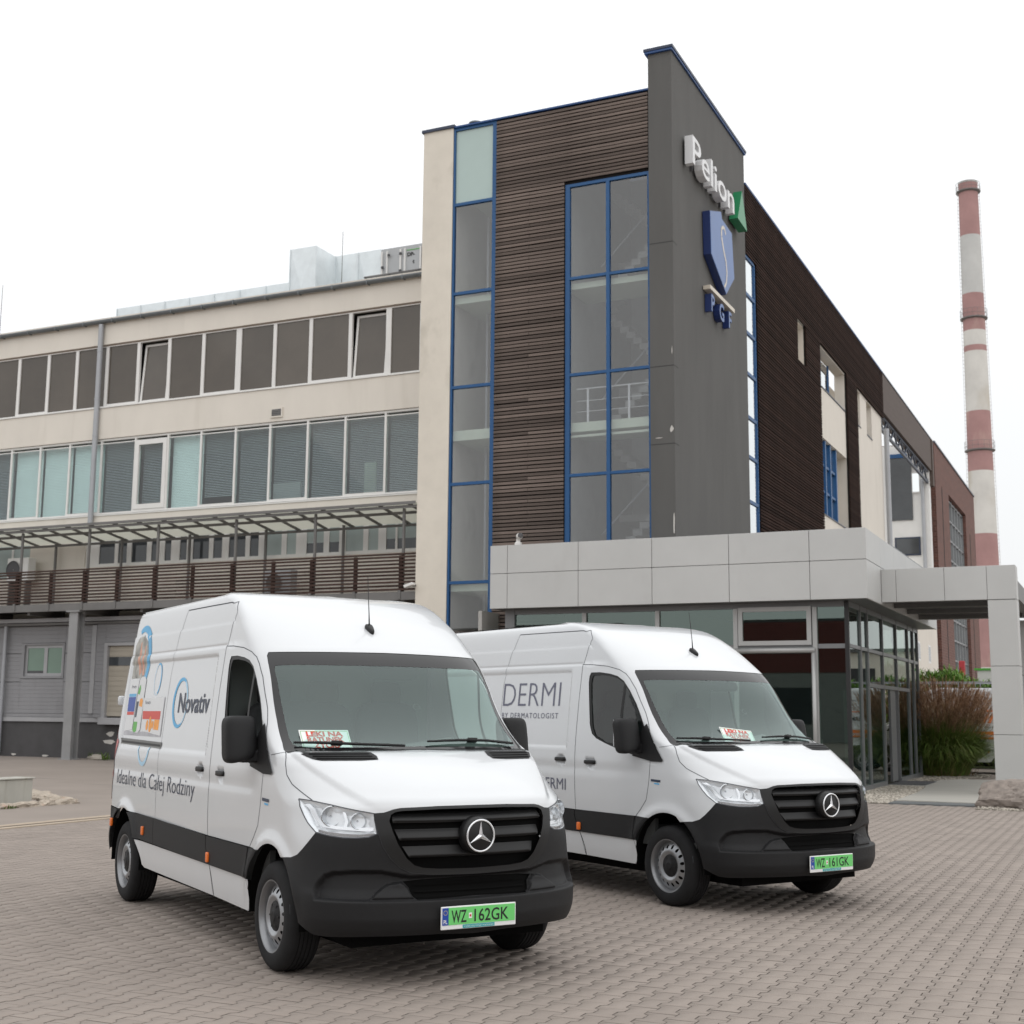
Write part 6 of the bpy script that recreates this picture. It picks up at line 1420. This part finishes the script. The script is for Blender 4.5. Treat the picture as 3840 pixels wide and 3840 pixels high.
for _ in range(1900):
    a = r.uniform(0, 6.283); rr_ = .72 * math.sqrt(r.random()); b = (-5.22 + rr_ * math.cos(a), 41.0 + rr_ * math.sin(a), 0)
    lean = r.uniform(.0, .08) + rr_ * .36; L_ = r.uniform(1.3, 2.45 - .55 * rr_)
    p, th, d = blade(V, F, b, a + r.gauss(0, .3), L_, lean, r.uniform(.05, .35), .003, 4)
    az0 = math.atan2(d.y, d.x); ax_ = Vector((d.x * math.sin(th), d.y * math.sin(th), math.cos(th)))
    for q in range(22):                                            # feathery plume along the top of the stem
        t = q / 22; blade(V2, F2, tuple(p - ax_ * (.34 * (1 - t))), az0 + r.gauss(0, .9), r.uniform(.07, .16) * (1.1 - .5 * t), th + r.uniform(-.3, .45), r.uniform(.2, .8), .0065, 2)
mb = MB(); mb.v, mb.f = V, F; o = mb.build('stem_mass', m_gr2, og, fix=False); o['kind'] = 'stuff'
mb = MB(); mb.v, mb.f = V2, F2; o = mb.build('plume_mass', m_plume, og, fix=False); o['kind'] = 'stuff'
V, F = [], []
for _ in range(350):
    a = r.uniform(0, 6.283); rr_ = r.uniform(.45, 1.0); blade(V, F, (-5.22 + rr_ * math.cos(a), 41.0 + rr_ * math.sin(a), 0), a + r.gauss(0, .8), r.uniform(.2, .5), r.uniform(.2, .9), r.uniform(.4, 1.4), .006, 3)
mb = MB(); mb.v, mb.f = V, F; o = mb.build('dry_base', m_dry, og, fix=False); o['kind'] = 'stuff'
m_leaf = pmat('hedge_leaf', (.125, .235, .035), rough=.55, var=.4, scale=2, rnd=.4, spec=.3)
hg = thing('hedge', 'bright green tall hedge behind the parked far van', 'hedge', (-5.5, 48, 0)); V, F = [], []
for _ in range(26000):
    x = r.uniform(-8.2, 6); top = 3.25 - .45 * max(0, min(1, (x + 6.6) / 2.0)) + .25 * math.sin(x * 3.1) * r.random(); z = top * (1 - r.random() ** 1.5 * .75); y = 47.4 + r.uniform(0, 1.3)
    blade(V, F, (x, y, z), r.uniform(0, 6.28), r.uniform(.18, .42), r.uniform(.1, 1.0), r.uniform(.6, 1.6), r.uniform(.014, .028), 3)
mb = MB(); mb.v, mb.f = V, F; o = mb.build('foliage', m_leaf, hg, fix=False); o['kind'] = 'stuff'
B('stem_mass', pmat('hedge_wood', (.04, .05, .02), .9), hg, -8.2, 6, 47.8, 48.4, 0, 2.2)
sb = thing('notice_board', 'small white notice board with a green roof behind the far van', 'board', (-4.7, 50, 0)); B('board', m_pvc, sb, -5.0, -4.2, 50, 50.05, 2.5, 3.35); B('board_roof', m_dgrn if 'decal_green' in MATS else pmat('board_green', (.05, .2, .09), .6), sb, -5.1, -4.1, 49.95, 50.1, 3.35, 3.42); B('post', m_steel, sb, -4.95, -4.9, 50.02, 50.08, 0, 2.5); B('post', m_steel, sb, -4.3, -4.25, 50.02, 50.08, 0, 2.5)
# weeds at the plinth
m_weed = pmat('weed_green', (.09, .15, .03), rough=.7, var=.4, rnd=.3)
for (x, y, n_, lb) in ((-28.35, 31.35, 26, 'weeds growing at the plinth corner by the loading door'), (-27.85, 31.3, 18, 'weeds growing under the dock sill behind the nearest van')):
    V, F = [], []
    for _ in range(n_): a = r.uniform(0, 6.28); blade(V, F, (x + r.uniform(-.12, .12), y + r.uniform(-.05, .05), gz(x, y)), a, r.uniform(.12, .34), r.uniform(.1, .6), r.uniform(.3, 1.2), .022, 3)
    mb = MB(); mb.v, mb.f = V, F; tag(mb.build('weed', m_weed, None, fix=False), lb, 'weed', 'weeds at the plinth')
tag(rock('rubble', pmat('rubble_stone', (.34, .31, .27), .9, var=.2), None, (-28.2, 31.35, .26), (.42, .2, .12), 21, 3), 'pale flat rubble at the foot of the grey plinth', 'rubble')

# ------------------------------------------------------------------ concrete wall stub and broken kerb at the left
m_conc = pmat('weathered_concrete', (.42, .41, .37), rough=.9, var=.10, scale=3, stretch=(1, 1, .35), bump=.4, bscale=50, stain=((.24, .22, .17), 2.4, .56, (3, 3, .25)))
m_kerb = pmat('broken_kerb_stone', (.40, .345, .285), rough=.95, var=.3, scale=8, bump=.9, bscale=30, stain=((.42, .26, .19), 5, .60, (1, 1, 1)))
cb = thing('concrete_wall', 'low weathered concrete wall stub at the left edge of the yard', 'wall', (-18.4, 17.6, 0))
B('wall_block', m_conc, cb, -18.62, -18.22, 11.5, 18.62, -.02, .43, bevel=.012); B('wall_cap', m_conc, cb, -18.65, -18.19, 11.5, 18.65, .43, .455, bevel=.006); B('wall_buttress', m_conc, cb, -18.215, -18.16, 17.1, 17.75, -.02, .24, bevel=.008)
kb = thing('broken_kerb', 'broken row of kerb stones along the foot of the concrete wall', 'kerb', (-17.5, 17, 0)); rr2 = random.Random(3)
y = 12.5; k = 0
while y < 18.5:
    L_ = rr2.uniform(.35, .6); rock('kerb_stone', m_kerb, kb, (-17.55 + rr2.uniform(-.02, .02), y + L_ / 2, .0), (.10, L_ * .56, .085), 40 + k, 4, .7, .45); y += L_ * .95; k += 1
for i in range(9):
    t = i / 8; rock('kerb_stone', m_kerb, kb, (-17.75 - 2.6 * t + rr2.uniform(-.05, .05), 18.75 + 2.0 * t, .0), (.22, .20, rr2.uniform(.06, .11)), 71 + i, 4, .7, .5)
V, F = [], []
for _ in range(14): blade(V, F, (-17.42 + r.uniform(-.05, .05), 17.3 + r.uniform(-.12, .12), .0), r.uniform(-1, 1), r.uniform(.04, .09), r.uniform(.1, .7), r.uniform(.3, 1), .012, 3)
mb = MB(); mb.v, mb.f = V, F; tag(mb.build('weed', m_weed, None, fix=False), 'tiny green weed growing from the broken kerb stones', 'weed', 'weeds at the plinth')

# ------------------------------------------------------------------ third van behind the planting
van_c = thing('service_van', 'white service van with orange lettering parked beyond the grass clump', 'van', (-8.0, 44.0, 0), math.pi, None)
copy_parts(van_a, van_c, skip={'number_plate', 'decal_ring', 'decal_print', 'decal_letters', 'slide_rail', 'door_window', 'emblem', 'side_badge'}, swap={'side_moulding': m_white})
van_c.location = (-8.1, 44.0, 0)
m_orange = pmat('orange_vinyl', (.80, .19, .035), rough=.4, var=.03); m_blackv = pmat('black_vinyl', (.03, .035, .035), rough=.4, var=0)
YV = 43.0
def vt(txt, x, z, size, mat, fit, bold=.0): text_obj('decal_letters', txt, mat, van_c, lambda a, b, c: (x + a, YV - .012 + max(0, z + b - 1.3) * .085, z + b), size=size, fit=fit, bold=bold)
def vs(x0, x1, z0, z1, mat): MB().add([(x0, YV - .008 + max(0, z0 - 1.3) * .085, z0), (x1, YV - .008 + max(0, z0 - 1.3) * .085, z0), (x1, YV - .008 + max(0, z1 - 1.3) * .085, z1), (x0, YV - .008 + max(0, z1 - 1.3) * .085, z1)], [(0, 1, 2, 3)]).build('decal_print', mat, van_c, fix=False)
vt('wentylacji', -4.66, 2.16, .10, m_blackv, .46); vt('• Ins', -4.12, 2.16, .10, m_blackv, .25); vt('• serwis • rozwiązań', -3.8, 2.16, .10, m_blackv, .9)
lg = [(-4.40, 1.52), (-4.33, 1.52), (-4.17, 1.86), (-3.70, 1.86), (-3.70, 1.91), (-4.20, 1.91)]
def lpoly(pts): MB().add([(x, YV - .012 + max(0, z - 1.3) * .085, z) for x, z in pts], [tuple(range(len(pts)))]).build('decal_print', m_orange, van_c, fix=False)
lpoly(lg)
for k in range(3): lpoly([(-4.22 + .15 * k, 1.52), (-4.14 + .15 * k, 1.52), (-4.00 + .15 * k, 1.80), (-4.08 + .15 * k, 1.80)])
vt('I E C H N I C', -4.32, 1.36, .085, m_blackv, .62); vt('THERMA', -3.62, 1.56, .17, m_blackv, .62, .004); vs(-5.6, -2.95, 1.04, 1.27, m_orange); vs(-3.6, -2.95, 1.82, 1.845, m_orange)
vt('dostawa', -4.42, 1.10, .15, m_white, .62, .003); vt('• wykonanie', -3.66, 1.10, .15, m_white, .68, .003); vt('therm', -4.30, .66, .15, m_blackv, .46, .003)
for y in (43.25, 44.75):
    m = MB(); m.bar((-7.6, y, 2.76), (-3.1, y, 2.76), .04)
    for k in range(9): m.bar((-7.4 + .5 * k, y, 2.6), (-7.4 + .5 * k, y, 2.76), .025)
    m.build('roof_rack', m_pipe, van_c)

# ------------------------------------------------------------------ buildings beside and behind the viewer (they show in the glass)
m_maroon = pmat('maroon_cladding', (.16, .035, .032), rough=.6, var=.08); m_hall = pmat('hall_wall', (.30, .30, .29), rough=.8, var=.06)
for nm_, x0, x1, lb_ in (('maroon_hall', -24.5, 45, 'long maroon-banded hall behind the viewer reflected in the lobby glass'), ('maroon_hall', -75, -33, 'second maroon-banded hall behind the viewer left of the long one')):
    hl = thing(nm_, lb_, 'building', ((x0 + x1) / 2, -30, 0), 0, 'halls behind the viewer'); B('wall', m_hall, hl, x0, x1, -42, -30, 0, 4.6); B('band', m_maroon, hl, x0, x1, -42, -29.95, 4.6, 8.0); B('roof', m_deck, hl, x0, x1, -42, -30, 8.0, 8.2)
    for k in range(7): B('window', m_stripg, hl, x0 + 2 + 6 * k, x0 + 5 + 6 * k, -30.02, -29.97, 1.2, 3.6)
sd_ = thing('yard_building', 'beige yard building beyond the right edge reflected in the pavilion side', 'building', (6, 62, 0)); B('wall', m_plaster, sd_, -2.9, 24, 60, 70, 0, 4.5); B('roof', m_deck, sd_, -3.0, 24.2, 59.8, 70.2, 4.5, 4.65)
for k in range(5): B('window', m_stripg, sd_, -1 + 4 * k, 1 + 4 * k, 59.97, 60.02, 2.4, 3.8)
